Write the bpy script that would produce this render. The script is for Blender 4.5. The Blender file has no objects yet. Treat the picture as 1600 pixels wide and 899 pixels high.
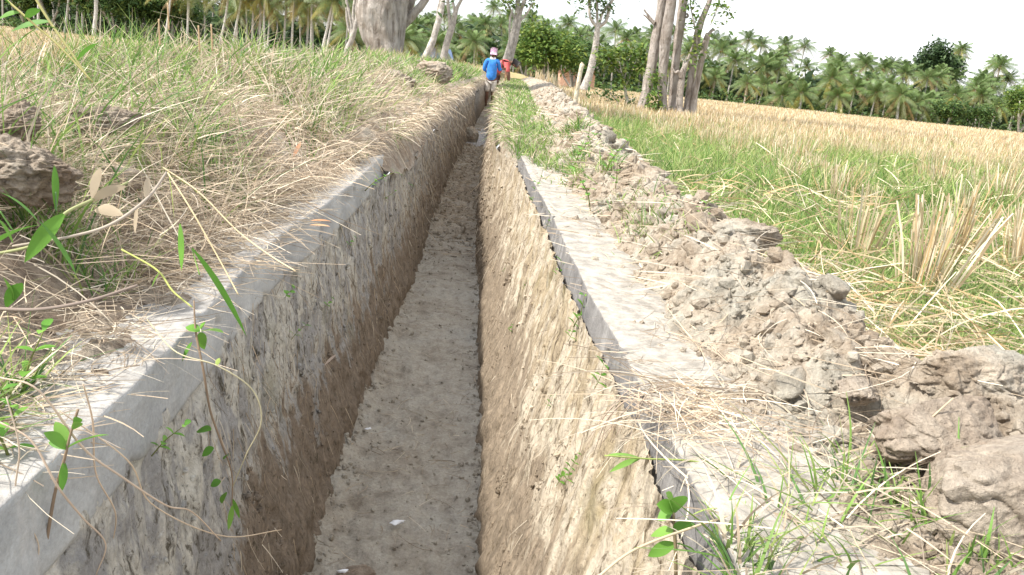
import bpy, math, random
import numpy as np
from mathutils import Matrix, Vector

# ------------------------------------------------------------------ camera, world, sun, exposure
C = bpy.context.scene.collection
SC = bpy.context.scene
PW, PH, FPX = 1600.0, 899.0, 1250.0
VPX, VPY, ROLL = 750.0, 103.0, math.radians(6.0)
def _basis():
    d = np.array([VPX-PW/2, -(VPY-PH/2), -FPX]); d /= np.linalg.norm(d)
    p2 = np.array([VPX+1000-PW/2, -(VPY+1000*math.tan(ROLL)-PH/2), -FPX])
    n = np.cross(p2, d); n /= np.linalg.norm(n)
    return np.array([np.cross(d, n), d, n])
CM = _basis()
def at(px, py, Y):
    v = CM @ np.array([px-PW/2, -(py-PH/2), -FPX])
    return v*(Y/v[1])
def atz(px, py, Z):
    v = CM @ np.array([px-PW/2, -(py-PH/2), -FPX])
    return v*(Z/v[2])
cam = bpy.data.cameras.new('camera'); camo = bpy.data.objects.new('camera', cam); C.objects.link(camo)
camo.matrix_world = Matrix([list(CM[0])+[0], list(CM[1])+[0], list(CM[2])+[0], [0, 0, 0, 1]])
cam.sensor_width = 36; cam.lens = 36*FPX/PW; cam.clip_start = 0.02; cam.clip_end = 3000
SC.camera = camo

SUN_DIR = Vector((-0.82, -0.30, 1.06)).normalized()      # towards the sun
elev = math.asin(SUN_DIR.z); azim = math.atan2(SUN_DIR.x, SUN_DIR.y)
w = bpy.data.worlds.new('World'); SC.world = w; w.use_nodes = True
nt = w.node_tree; nt.nodes.clear()
N = nt.nodes.new; L = nt.links.new
out = N('ShaderNodeOutputWorld'); bg = N('ShaderNodeBackground'); bg.inputs[1].default_value = 0.145
sky = N('ShaderNodeTexSky'); sky.sky_type = 'NISHITA'; sky.sun_disc = False
sky.sun_elevation = elev; sky.sun_rotation = azim; sky.air_density = 1.0; sky.dust_density = 2.0
tc = N('ShaderNodeTexCoord'); mp = N('ShaderNodeMapping'); mp.inputs['Scale'].default_value = (1.4, 1.4, 6.0)
nz = N('ShaderNodeTexNoise'); nz.inputs['Scale'].default_value = 1.6; nz.inputs['Detail'].default_value = 7; nz.inputs['Roughness'].default_value = .55
cr = N('ShaderNodeValToRGB'); cr.color_ramp.elements[0].position = .38; cr.color_ramp.elements[1].position = .56; cr.color_ramp.elements[0].color = (.25, .25, .25, 1)
mx = N('ShaderNodeMix'); mx.data_type = 'RGBA'; mx.inputs['B'].default_value = (6.6, 6.7, 6.9, 1)
L(tc.outputs['Generated'], mp.inputs[0]); L(mp.outputs[0], nz.inputs[0]); L(nz.outputs[0], cr.inputs[0])
L(cr.outputs[0], mx.inputs['Factor']); L(sky.outputs[0], mx.inputs['A']); L(mx.outputs['Result'], bg.inputs[0]); L(bg.outputs[0], out.inputs[0])
sl = bpy.data.lights.new('sun', 'SUN'); sl.energy = 4.2; sl.angle = math.radians(2.5); sl.color = (1.0, .95, .87)
so = bpy.data.objects.new('sun', sl); C.objects.link(so); so.rotation_euler = SUN_DIR.to_track_quat('Z', 'Y').to_euler()
vs = SC.view_settings; vs.view_transform = 'Standard'; vs.look = 'None'; vs.gamma = 1; vs.use_curve_mapping = False; vs.exposure = 0.86
SC.cycles.max_bounces = 6; SC.cycles.transparent_max_bounces = 6; SC.cycles.diffuse_bounces = 4

# ------------------------------------------------------------------ numeric helpers
RG = np.random.default_rng(7); random.seed(7)
_perm = np.random.default_rng(3).permutation(256); _perm = np.concatenate([_perm]*3)
_grad = np.random.default_rng(5).normal(size=(256, 3)); _grad /= np.linalg.norm(_grad, axis=1)[:, None]
def pn(x, y, z=0.):
    x, y, z = np.broadcast_arrays(np.asarray(x, float), np.asarray(y, float), np.asarray(z, float))
    xi, yi, zi = np.floor(x).astype(int), np.floor(y).astype(int), np.floor(z).astype(int)
    xf, yf, zf_ = x-xi, y-yi, z-zi
    u, v, w_ = [t*t*t*(t*(t*6-15)+10) for t in (xf, yf, zf_)]
    r = 0
    for i in (0, 1):
        for j in (0, 1):
            for k in (0, 1):
                h = _perm[_perm[_perm[(xi+i) & 255]+((yi+j) & 255)]+((zi+k) & 255)]
                g = _grad[h]
                d = g[..., 0]*(xf-i)+g[..., 1]*(yf-j)+g[..., 2]*(zf_-k)
                r = r+d*(u if i else 1-u)*(v if j else 1-v)*(w_ if k else 1-w_)
    return r*1.5
def fbm(x, y, z=0., o=4, g=.5):
    r = 0; a = 1.; f = 1.
    for _ in range(o):
        r = r+a*pn(x*f, y*f, np.asarray(z)*f+_*7.3); a *= g; f *= 2.03
    return r
def lumps(x, y, s, seed=0, p=1.0):
    """rounded lumps: union of random domes of cell size s, 0..1"""
    X = x/s; Y = y/s; xi = np.floor(X).astype(int); yi = np.floor(Y).astype(int)
    best = np.zeros_like(X)
    for i in (-1, 0, 1):
        for j in (-1, 0, 1):
            h = _perm[_perm[(xi+i+seed*17) & 255]+((yi+j) & 255)]
            h2 = _perm[h+91]; h3 = _perm[h+37]; h4 = _perm[h+151]
            cx = xi+i+h/255.; cy = yi+j+h2/255.; rr = .45+.5*h3/255.; hh = .25+.75*h4/255.
            d2 = ((X-cx)**2+(Y-cy)**2)/rr**2
            best = np.maximum(best, hh*np.sqrt(np.clip(1-d2, 0, None))**p)
    return best
def ss(a, b, x):
    t = np.clip((x-a)/(b-a), 0, 1); return t*t*(3-2*t)
def cY(Y):
    Y = np.asarray(Y, float)
    return np.where(Y < 5, 0, np.where(Y < 10, .003*(Y-5)**2, .075+.03*(Y-10)))

def fast_mesh(name, V, F, col=None, smooth=True):
    """V (n,3); F list of arrays (m,k) faces; col (n,3)"""
    me = bpy.data.meshes.new(name)
    if not isinstance(F, (list, tuple)): F = [F]
    F = [np.asarray(f, np.int32) for f in F if len(f)]
    nl = sum(f.size for f in F); nf = sum(len(f) for f in F)
    me.vertices.add(len(V)); me.vertices.foreach_set('co', np.asarray(V, np.float32).ravel())
    me.loops.add(nl); me.loops.foreach_set('vertex_index', np.concatenate([f.ravel() for f in F]))
    me.polygons.add(nf)
    st = []; k = 0
    for f in F:
        st.append(k+np.arange(len(f))*f.shape[1]); k += f.size
    me.polygons.foreach_set('loop_start', np.concatenate(st).astype(np.int32))
    me.polygons.foreach_set('use_smooth', np.full(nf, smooth))
    me.update(calc_edges=True); me.validate()
    if col is not None:
        a = me.color_attributes.new('Col', 'FLOAT_COLOR', 'POINT')
        cc = np.ones((len(V), 4), np.float32); cc[:, :3] = np.clip(col, 0, 1); a.data.foreach_set('color', cc.ravel())
    return me
def grid_faces(nr, nc, flip=False):
    i = np.arange((nr-1)*(nc-1)); r = i//(nc-1); c = i % (nc-1); a = r*nc+c
    f = np.stack([a, a+1, a+nc+1, a+nc], 1)
    return f[:, ::-1] if flip else f
def obj(name, me, m=None, parent=None, **kw):
    o = bpy.data.objects.new(name, me); C.objects.link(o)
    if m is not None and me is not None and not len(me.materials): me.materials.append(m)
    if parent is not None: o.parent = parent
    for k, v in kw.items(): o[k] = v
    return o
def empty(name, loc=(0, 0, 0), rz=0, **kw):
    o = bpy.data.objects.new(name, None); C.objects.link(o); o.location = loc; o.rotation_euler[2] = rz
    o.empty_display_size = .1
    for k, v in kw.items(): o[k] = v
    return o
def dup(root, loc=None, rot=None, scale=None, **kw):
    r = root.copy(); C.objects.link(r)
    if loc is not None: r.location = loc
    if rot is not None: r.rotation_euler = rot
    if scale is not None: r.scale = scale if hasattr(scale, '__len__') else (scale,)*3
    for k, v in kw.items(): r[k] = v
    for ch in list(root.children):
        c2 = ch.copy(); C.objects.link(c2); c2.parent = r
        for g in ch.children:
            d = g.copy(); C.objects.link(d); d.parent = c2
    return r
class MB:
    """collects numpy mesh pieces into one mesh"""
    def __init__(s): s.V = []; s.F = {}; s.C = []; s.n = 0
    def add(s, V, F, col):
        V = np.asarray(V, float); F = np.asarray(F, int)
        s.V.append(V); s.F.setdefault(F.shape[1], []).append(F+s.n)
        c = np.asarray(col, float); s.C.append(np.broadcast_to(c, V.shape) if c.ndim == 1 else c); s.n += len(V)
    def mesh(s, name, smooth=True):
        return fast_mesh(name, np.concatenate(s.V), [np.concatenate(f) for f in s.F.values()], np.concatenate(s.C), smooth)

def ribbons(base, direc, length, width, side=None, bend=None, segs=3, tip=.15, mid=None):
    """curved tapering blades. base (n,3), direc (n,3) unit, length (n,), width (n,), bend (n,3) offset at the tip / length"""
    n = len(base); t = np.linspace(0, 1, segs+1)
    if bend is None: bend = np.zeros((n, 3))
    if side is None:
        a = RG.uniform(0, 2*np.pi, n); side = np.stack([np.cos(a), np.sin(a), np.zeros(n)], 1)
    P = base[:, None]+length[:, None, None]*(direc[:, None]*t[None, :, None]+bend[:, None]*(t**2)[None, :, None])
    prof = np.where(t < .25, .7+1.2*t, 1-(1-tip)*((t-.25)/.75)**1.6) if mid is None else mid(t)
    wv = side[:, None]*(width[:, None]*prof[None])[..., None]*.5
    V = np.stack([P-wv, P+wv], 2).reshape(n*(segs+1)*2, 3)
    k = np.arange(segs)*2; f = np.stack([k, k+1, k+3, k+2], 1)
    F = (np.arange(n)*(segs+1)*2)[:, None, None]+f[None]
    return V, F.reshape(-1, 4), (segs+1)*2
def tube(path, rad, ns=8, cap=True, rough=0., seed=0., rs=3.):
    """tube around a path, optional noise displacement"""
    P = np.asarray(path, float); n = len(P); T = np.gradient(P, axis=0); T /= np.linalg.norm(T, axis=1)[:, None]+1e-9
    ref = np.array([0, 0, 1.]) if abs(T[0][2]) < .8 else np.array([1., 0, 0])
    U = []; u = np.cross(T[0], ref); u /= np.linalg.norm(u)
    for t in T:
        u = u-t*np.dot(u, t); u /= np.linalg.norm(u); U.append(u)
    U = np.array(U); B = np.cross(T, U); a = np.arange(ns)*2*np.pi/ns
    R = np.broadcast_to(np.asarray(rad, float), (n,))[:, None]*np.ones((1, ns))
    D = U[:, None]*np.cos(a)[None, :, None]+B[:, None]*np.sin(a)[None, :, None]
    V = P[:, None]+D*R[..., None]
    if rough: V = V+D*(R*rough*fbm(V[..., 0]*rs+seed, V[..., 1]*rs, V[..., 2]*rs*.6, 4, .6))[..., None]
    V = V.reshape(-1, 3)
    i = np.arange((n-1)*ns); r = i//ns; c = i % ns
    F = np.stack([r*ns+c, r*ns+(c+1) % ns, (r+1)*ns+(c+1) % ns, (r+1)*ns+c], 1)
    if cap:
        V = np.vstack([V, P[0], P[-1]]); k = n*ns; c = np.arange(ns)
        F2 = np.concatenate([np.stack([np.full(ns, k), (c+1) % ns, c, c], 1), np.stack([np.full(ns, k+1), (n-1)*ns+c, (n-1)*ns+(c+1) % ns, (n-1)*ns+(c+1) % ns], 1)])
        return V, F, F2[:, :3]
    return V, F, None
def add_tube(mb, path, rad, col, ns=8, flute=0., **kw):
    V, F, T = tube(path, rad, ns, **kw)
    if flute:
        nr = len(path); a = np.tile(np.arange(ns)*2*np.pi/ns, nr); zz = np.repeat(np.linspace(0, 1, nr), ns); P = np.repeat(np.asarray(path, float), ns, 0)
        k = 1+flute*(np.abs(pn(np.cos(a)*1.3, np.sin(a)*1.3, zz*1.5))*-3+.8+1.2*pn(np.cos(a)*2.5, np.sin(a)*2.5, zz*7)); V[:nr*ns] = P+(V[:nr*ns]-P)*k[:, None]
    n0 = mb.n; mb.add(V, F, col)
    if T is not None: mb.F.setdefault(3, []).append(T+n0)
def smooth_path(pts, n):
    p = np.asarray(pts, float); t = np.linspace(0, len(p)-1, n); q = []
    pp = np.vstack([2*p[0]-p[1], p, 2*p[-1]-p[-2]])
    for s in t:
        i = min(int(s), len(p)-2); f = s-i; a, b, c_, d = pp[i:i+4]
        q.append(.5*((2*b)+(-a+c_)*f+(2*a-5*b+4*c_-d)*f*f+(-a+3*b-3*c_+d)*f**3))
    return np.array(q)
def ico(sub):
    import bmesh
    b = bmesh.new(); bmesh.ops.create_icosphere(b, subdivisions=sub, radius=1)
    V = np.array([v.co[:] for v in b.verts]); F = np.array([[v.index for v in f.verts] for f in b.faces]); b.free(); return V, F
ICO = {k: ico(k) for k in (1, 2, 3, 5, 6)}

# ------------------------------------------------------------------ materials
def mat(name, rough=.9, spec=.2):
    m = bpy.data.materials.new(name); m.use_nodes = True; t = m.node_tree; b = t.nodes['Principled BSDF']
    b.inputs['Roughness'].default_value = rough; b.inputs['Specular IOR Level'].default_value = spec
    return m, t, b
def nd(t, typ, **kw):
    n = t.nodes.new(typ)
    for k, v in kw.items(): n.inputs[k].default_value = v
    return n
def noise(t, scale, detail=6, rough=.6, sc=(1, 1, 1), dist=0.):
    tc = t.nodes.new('ShaderNodeNewGeometry' if t.get('world') else 'ShaderNodeTexCoord'); mp = nd(t, 'ShaderNodeMapping', Scale=sc)
    n = nd(t, 'ShaderNodeTexNoise', Scale=scale, Detail=detail, Roughness=rough, Distortion=dist)
    t.links.new(tc.outputs['Position' if t.get('world') else 'Object'], mp.inputs[0]); t.links.new(mp.outputs[0], n.inputs['Vector']); return n.outputs['Fac']
def ramp(t, src, stops):
    r = t.nodes.new('ShaderNodeValToRGB'); e = r.color_ramp.elements
    while len(e) < len(stops): e.new(.5)
    for i, (p, c) in enumerate(stops): e[i].position = p; e[i].color = (*c, 1)
    t.links.new(src, r.inputs[0]); return r.outputs[0]
def mixc(t, fac, a, b, mode='MIX'):
    m = t.nodes.new('ShaderNodeMix'); m.data_type = 'RGBA'; m.blend_type = mode
    for s, v in (('Factor', fac), ('A', a), ('B', b)):
        if isinstance(v, (int, float)): m.inputs[s].default_value = v
        elif isinstance(v, tuple): m.inputs[s].default_value = (*v, 1)
        else: t.links.new(v, m.inputs[s])
    return m.outputs['Result']
def bump(t, b, src, dist, strength=1.):
    n = nd(t, 'ShaderNodeBump', Strength=strength, Distance=dist); t.links.new(src, n.inputs['Height'])
    if b.inputs['Normal'].links:
        t.links.new(b.inputs['Normal'].links[0].from_socket, n.inputs['Normal'])
    t.links.new(n.outputs[0], b.inputs['Normal'])
def leafmat(name, rough=.55, trans=.35, spec=.3, var=.25):
    """vertex-coloured leaves and stalks that let some light through"""
    m, t, b = mat(name, rough, spec)
    a = t.nodes.new('ShaderNodeAttribute'); a.attribute_name = 'Col'
    n = noise(t, 9, 3); r = ramp(t, n, [(.3, (1-var,)*3), (.7, (1+var,)*3)])
    col = mixc(t, 1., a.outputs['Color'], r, 'MULTIPLY'); t.links.new(col, b.inputs['Base Color'])
    tr = t.nodes.new('ShaderNodeBsdfTranslucent'); t.links.new(col, tr.inputs[0])
    ms = nd(t, 'ShaderNodeMixShader', Fac=trans); t.links.new(b.outputs[0], ms.inputs[1]); t.links.new(tr.outputs[0], ms.inputs[2])
    t.links.new(ms.outputs[0], t.nodes['Material Output'].inputs[0]); return m
def colmat(name, rough=.9, bs=20, bd=.01, spec=.2, var=.25, vs=6):
    m, t, b = mat(name, rough, spec); a = t.nodes.new('ShaderNodeAttribute'); a.attribute_name = 'Col'
    n = noise(t, vs, 6); r = ramp(t, n, [(.3, (1-var,)*3), (.7, (1+var,)*3)])
    t.links.new(mixc(t, 1., a.outputs['Color'], r, 'MULTIPLY'), b.inputs['Base Color']); bump(t, b, noise(t, bs, 8), bd); return m
M_leaf = leafmat('leaf'); M_straw = leafmat('dry_straw', .7, .2, .2, .2)
M_palm = leafmat('palm_frond', .45, .25, .4, .2)
M_bark = colmat('pale_bark', .95, 9, .05, .1, .42, 7)
M_cloth = colmat('cloth', .9, 60, .004); M_skin = colmat('skin', .6, 60, .001, .4)

m, t, b = mat('ridged_bark', .95, .1); a = t.nodes.new('ShaderNodeAttribute'); a.attribute_name = 'Col'
n1 = noise(t, 1., 8, .65, (9, 9, 2.2), .8); n2 = noise(t, 7, 8, .7); n3 = noise(t, 2.2, 4, .6)
c = mixc(t, 1., a.outputs['Color'], ramp(t, n1, [(.34, (.55, .51, .48)), (.45, (.95,)*3), (.62, (1.2,)*3)]), 'MULTIPLY'); c = mixc(t, 1., c, ramp(t, n3, [(.4, (.78, .74, .7)), (.6, (1.1,)*3)]), 'MULTIPLY')
t.links.new(c, b.inputs['Base Color']); bump(t, b, n1, .10); bump(t, b, n2, .03); M_bark2 = m

def soilmat(name, clay=(.34, .335, .29), brown=(.285, .225, .165), pale=(.48, .42, .34), dark=(.12, .095, .075)):
    m, t, b = mat(name, .95, .15); t['world'] = 1
    n1 = noise(t, 5.5, 7, .6); n2 = noise(t, 17, 8, .7, dist=.4); n3 = noise(t, 80, 6, .7)
    c1 = ramp(t, n1, [(.43, brown), (.49, tuple((np.array(brown)+np.array(pale))/2)), (.53, pale), (.60, clay)])
    c2 = ramp(t, n2, [(.28, dark), (.42, brown), (.55, pale), (.75, clay)])
    c = mixc(t, .45, c1, c2); c = mixc(t, 1., c, ramp(t, n3, [(.3, (.72,)*3), (.7, (1.25,)*3)]), 'MULTIPLY')
    t.links.new(c, b.inputs['Base Color'])
    bump(t, b, n2, .018); bump(t, b, n3, .006); bump(t, b, noise(t, 260, 4), .0015)
    return m
M_spoil = soilmat('spoil_clay'); M_soil = soilmat('bank_soil', (.29, .26, .21), (.25, .19, .14), (.41, .35, .28))
M_clay = soilmat('wet_clay', (.36, .31, .255), (.30, .24, .185), (.42, .36, .29), (.18, .145, .11))

m, t, b = mat('field_ground', .95, .1)
n = noise(t, .5, 8, .6); n2 = noise(t, 22, 8, .7, (1, .5, 1))
c = ramp(t, n, [(.36, (.16, .19, .07)), (.47, (.30, .25, .12)), (.62, (.42, .33, .17))])
c = mixc(t, .5, c, ramp(t, n2, [(.3, (.13, .10, .06)), (.5, (.33, .26, .14)), (.7, (.5, .41, .24))])); t.links.new(c, b.inputs['Base Color']); bump(t, b, n2, .04)
M_field = m

m, t, b = mat('channel_mud', .8, .3)
n1 = noise(t, 3.2, 8, .65); n2 = noise(t, 24, 8, .65, (1, .7, 1)); n3 = noise(t, 110, 5, .7)
c = ramp(t, n1, [(.36, (.24, .20, .155)), (.46, (.36, .33, .275)), (.56, (.42, .395, .34)), (.66, (.39, .385, .35))])
c = mixc(t, .55, c, ramp(t, n2, [(.32, (.11, .085, .06)), (.45, (.28, .25, .205)), (.6, (.40, .37, .31))]))
c = mixc(t, 1., c, ramp(t, n3, [(.3, (.8,)*3), (.7, (1.2,)*3)]), 'MULTIPLY'); t.links.new(c, b.inputs['Base Color'])
r = ramp(t, n1, [(.4, (.85,)*3), (.62, (.45,)*3)]); t.links.new(r, b.inputs['Roughness'])
bump(t, b, n2, .014); bump(t, b, n3, .003)
tc = t.nodes.new('ShaderNodeTexCoord'); sp = t.nodes.new('ShaderNodeSeparateXYZ'); t.links.new(tc.outputs['Object'], sp.inputs[0]); fy = nd(t, 'ShaderNodeMapRange'); fy.inputs['From Min'].default_value = 4.6; fy.inputs['From Max'].default_value = 6.2; t.links.new(sp.outputs['Y'], fy.inputs['Value'])
t.links.new(mixc(t, fy.outputs[0], c, mixc(t, 1., c, (.88, .81, .73), 'MULTIPLY')), b.inputs['Base Color']); M_mud = m

def wallmat(name, base, low, streak, dark, moss, zmid, zw, amt):
    m, t, b = mat(name, .92, .2)
    sv = noise(t, 1., 8, .62, (9, 9, 3.4), 1.2); s2 = noise(t, 1., 8, .7, (30, 30, 14), .8); blot = noise(t, 5, 7, .65); f = noise(t, 90, 5, .7)
    tc = t.nodes.new('ShaderNodeTexCoord'); sp = t.nodes.new('ShaderNodeSeparateXYZ'); t.links.new(tc.outputs['Object'], sp.inputs[0])
    c = mixc(t, ramp(t, sv, [(.44, (0,)*3), (.54, (1,)*3)]), base, streak)
    c = mixc(t, ramp(t, s2, [(.34, (1,)*3), (.46, (0,)*3)]), c, dark)
    c = mixc(t, ramp(t, blot, [(.56, (0,)*3), (.68, (.6,)*3)]), c, moss)
    # silt climbing the foot of the wall, with a ragged upper edge
    a1 = nd(t, 'ShaderNodeMath'); a1.operation = 'MULTIPLY_ADD'; t.links.new(sv, a1.inputs[0]); a1.inputs[1].default_value = amt; t.links.new(sp.outputs['Z'], a1.inputs[2])
    mr = nd(t, 'ShaderNodeMapRange'); mr.inputs['From Min'].default_value = zmid+amt*.5-zw; mr.inputs['From Max'].default_value = zmid+amt*.5+zw
    mr.inputs['To Min'].default_value = 1; mr.inputs['To Max'].default_value = 0; t.links.new(a1.outputs[0], mr.inputs['Value'])
    lo = mixc(t, ramp(t, s2, [(.35, (0,)*3), (.65, (1,)*3)]), low, tuple(np.array(low)*1.7))
    c = mixc(t, mr.outputs[0], c, lo)
    fy = nd(t, 'ShaderNodeMapRange'); fy.inputs['From Min'].default_value = 3.0 if zmid > -.86 else 4.2; fy.inputs['From Max'].default_value = 5.6; t.links.new(sp.outputs['Y'], fy.inputs['Value'])
    c = mixc(t, fy.outputs[0], c, mixc(t, .5, lo, c))
    pit = noise(t, 1., 5, .75, (60, 60, 40), .4)
    c = mixc(t, ramp(t, pit, [(.36, (.85,)*3), (.44, (0,)*3)]), c, dark)
    c = mixc(t, 1., c, ramp(t, f, [(.3, (.78,)*3), (.7, (1.2,)*3)]), 'MULTIPLY'); t.links.new(c, b.inputs['Base Color'])
    bump(t, b, s2, .012); bump(t, b, blot, .01); bump(t, b, f, .003); return m
M_wl = wallmat('streaked_render', (.54, .52, .46), (.165, .135, .105), (.335, .33, .32), (.085, .075, .055), (.25, .24, .17), -.85, .035, .85)
M_wr = wallmat('silted_render', (.40, .325, .22), (.185, .148, .108), (.52, .45, .35), (.11, .083, .05), (.20, .17, .08), -.76, .07, .95)

def concmat(name, a, bcol, dust, dustamt):
    m, t, b = mat(name, .88, .25)
    n1 = noise(t, 4, 8, .6, (1, 1, 2.5)); n2 = noise(t, 26, 8, .7); n3 = noise(t, 150, 4, .7); sv = noise(t, 1, 7, .65, (22, 22, 3))
    c = mixc(t, ramp(t, n1, [(.38, (0,)*3), (.62, (1,)*3)]), a, bcol)
    c = mixc(t, ramp(t, sv, [(.55, (0,)*3), (.72, (.5,)*3)]), c, (.5, .49, .47))
    g = t.nodes.new('ShaderNodeNewGeometry'); sp = t.nodes.new('ShaderNodeSeparateXYZ'); t.links.new(g.outputs['True Normal'], sp.inputs[0])
    up = ramp(t, sp.outputs['Z'], [(.5, (0,)*3), (.9, (1,)*3)])
    d = mixc(t, ramp(t, n2, [(.35, (0,)*3), (.6, (1,)*3)]), dust, tuple(np.array(dust)*dustamt))
    c = mixc(t, up, c, d); c = mixc(t, 1., c, ramp(t, n3, [(.3, (.85,)*3), (.7, (1.12,)*3)]), 'MULTIPLY')
    t.links.new(c, b.inputs['Base Color']); bump(t, b, n2, .004); bump(t, b, n3, .001); return m
M_cl = concmat('grey_concrete', (.33, .34, .34), (.47, .48, .47), (.47, .45, .42), .62)
M_cr = concmat('dark_concrete', (.15, .145, .145), (.23, .22, .21), (.46, .425, .37), .55)

# ------------------------------------------------------------------ terrain heights (camera at z = 0, channel bed near z = -1.13)
def zfield(u, Y):
    return -.75-.008*np.clip(Y-5, 0, 145)+.03*fbm(u*.4, Y*.4, 3, 3)+.012*fbm(u*5, Y*5, 1, 2)
def zr(u, Y, fine=True):
    u = np.asarray(u, float); Y = np.asarray(Y, float)
    ur = .605+.045*np.clip(Y-2, 0, 18)+.05*pn(Y*1.7, 2.2)+.22*ss(1.15, .85, Y)-.03
    ut = .435+.05*pn(Y*4, 7.)+.20*ss(1.12, .85, Y)+.015*np.clip(Y-3, 0, 30)
    far = ss(4.0, 5.0, Y)
    H = (.118+.04*ss(3, 7, Y)+.03*pn(Y*2.3, 5.1)+.02*pn(Y*.6, 1.))*(1-.45*ss(1.15, .85, Y))
    rise = ss(ut-.06, ur, u)
    z = -.433+.03*far*ss(.2, .3, u)+H*rise
    thin = .011+.018*fbm(u*9, Y*9, 5, 5, .6)+.008*lumps(u, Y, .03, 4)-.017*ss(.47, .36, u)*ss(4.5, 3.5, Y)
    wu = u+.05*pn(u*7, Y*7)+.02*pn(u*19, Y*19); wy = Y+.05*pn(u*7, Y*7, 5.)+.02*pn(u*19, Y*19, 5.)
    body = .034*lumps(wu, wy, .15, 1, .8)+.022*lumps(wu, wy, .07, 2, .8)+.011*lumps(wu, wy, .035, 3, .8)+.030*fbm(u*8, Y*8, 2, 7, .64)-.022*np.abs(pn(u*11, Y*11, 3.))-.012*np.abs(pn(u*27, Y*27, 3.))
    if not fine: body = .04*fbm(u*4, Y*4, 2, 3)
    k = np.clip(rise*2.2, 0, 1)
    z = z+thin*(1-k)+(body-.02)*k
    fall = ss(ur-.02, ur+.50, u)
    return z*(1-fall)+zfield(u, Y)*fall
def zl(u, Y, fine=True):
    v = -np.asarray(u, float); Y = np.asarray(Y, float)
    ve = .49+.035*pn(Y*5, 3.3)-.05*ss(2., 3.2, Y)
    z = -.433+.035*ss(2.8, 3.8, Y)+.16*ss(ve, .82, v)+.06*ss(.8, 1.2, v)+.07*fbm(v*2.4, Y*1.5, 2., 3)*ss(.55, .8, v)
    k = ss(ve-.03, ve+.12, v)
    body = .035*lumps(v, Y, .11, 6)+.018*lumps(v, Y, .045, 7)+.03*fbm(v*5, Y*5, 8, 5, .55)
    z = z+k*(body-.01)+(1-k)*(.008+.015*fbm(v*12, Y*12, 5, 5, .6)-.012*ss(.47, .41, v))
    fall = ss(1.1, 2.1, v+.2*pn(Y*.5, 4.)-.5*ss(7, 12, Y))
    return z*(1-fall)+zfield(u, Y)*fall
def ground_z(u, Y):
    u = np.asarray(u, float); return np.where(u > 0, zr(u, Y), zl(u, Y))

def gy(a, b, r):
    n = int(math.log(b/a)/math.log(r))+1; return a*(b/a)**np.linspace(0, 1, n)
# ground: the sheet under everything, in two halves either side of the channel cut
Yg = np.concatenate([[-8, -4, -2, -1, -.4], gy(.2, 1200, 1.05)])
V = []; F = []; n0 = 0
for s in (-1, 1):
    ug = s*gy(.31 if s > 0 else .46, 1500, 1.07)
    U, YY = np.meshgrid(ug, Yg)
    Z = (zr(U, YY, False) if s > 0 else zl(U, YY))
    near = (np.abs(U) < 2.6) & (YY < 32)
    Z = np.where(near, Z-.06, Z)
    V.append(np.stack([U+cY(np.minimum(YY, 60)), YY, Z], -1).reshape(-1, 3)); F.append(grid_faces(len(Yg), len(ug), s < 0)+n0); n0 += U.size
obj('ground', fast_mesh('ground', np.concatenate(V), np.concatenate(F)), M_field, kind='structure')
# banks with real lumps
Ys = np.concatenate([np.linspace(-.6, .4, 60)[:-1], gy(.4, 34, 1.0065)])
us = np.concatenate([np.linspace(.285, 1.05, 170), np.linspace(1.06, 2.6, 90)])
U, YY = np.meshgrid(us, Ys)
kk = ss(3.8, 4.7, YY); UX = U-(.115+.03*fbm(YY*2.3, U*3, 17., 4))*kk*ss(.60, .32, U); ZZ = zr(U, YY)-(.17+.04*fbm(YY*4, 12., 7., 3))*kk*ss(.35, .285, U)
obj('spoil_bank', fast_mesh('spoil_bank', np.stack([UX+cY(YY), YY, ZZ], -1).reshape(-1, 3), grid_faces(len(Ys), len(us))), M_spoil, kind='structure')
us = -np.concatenate([np.linspace(.445, 1.4, 150), np.linspace(1.41, 2.8, 60)])
U, YY = np.meshgrid(us, Ys)
kk = ss(2.9, 4.1, YY+.25*pn(YY*2, 9.)); UX = U+(.14+.025*fbm(YY*2.3, U*3, 7., 4))*kk*ss(-.9, -.5, U); ZZ = zl(U, YY)-(.13+.04*fbm(YY*4, 2., 7., 3))*kk*ss(-.53, -.445, U)
obj('earth_bank', fast_mesh('earth_bank', np.stack([UX+cY(YY), YY, ZZ], -1).reshape(-1, 3), grid_faces(len(Ys), len(us), True)), M_soil, kind='structure')

# channel bed
def zbed(u, Y):
    e = np.maximum(ss(-.22, -.33, u), .35*ss(.05, .13, u))
    return -1.135+.04*e*(.7+.8*fbm(u*9, Y*9, 3, 4))+.012*lumps(u+.02*pn(u*20, Y*20), Y, .04, 10)*(.35+e)+.011*fbm(u*5, Y*4, 9, 6, .66)-.007*np.abs(pn(u*13, Y*11, 2.))+.03*np.exp(-((Y-5.6)/.25)**2)+ss(4.4, 5.6, Y)*(.022*lumps(u+.03*pn(u*15, Y*9), Y*.8, .08, 14)+.03*fbm(u*7, Y*3.5, 6., 5, .6))-.07*ss(11.6, 12.1, Y)*ss(14.8, 14.2, Y)
us = np.linspace(-.38, .20, 110); U, YY = np.meshgrid(us, np.concatenate([np.linspace(.3, 1., 80)[:-1], gy(1., 60, 1.006)]))
obj('channel_bed', fast_mesh('channel_bed', np.stack([U+cY(YY), YY, zbed(U, YY)], -1).reshape(-1, 3), grid_faces(YY.shape[0], len(us))), M_mud, kind='structure')
m, t, b = mat('muddy_glint_water', .12, .7); b.inputs['Base Color'].default_value = (.58, .58, .58, 1); bump(t, b, noise(t, 22, 4, .6, (1, .6, 1)), .06)  # whitened base colour stands in for sky glints on the ripples
us = np.linspace(-.34, .17, 12); U, YY = np.meshgrid(us, np.linspace(11.6, 15.2, 30))
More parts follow.
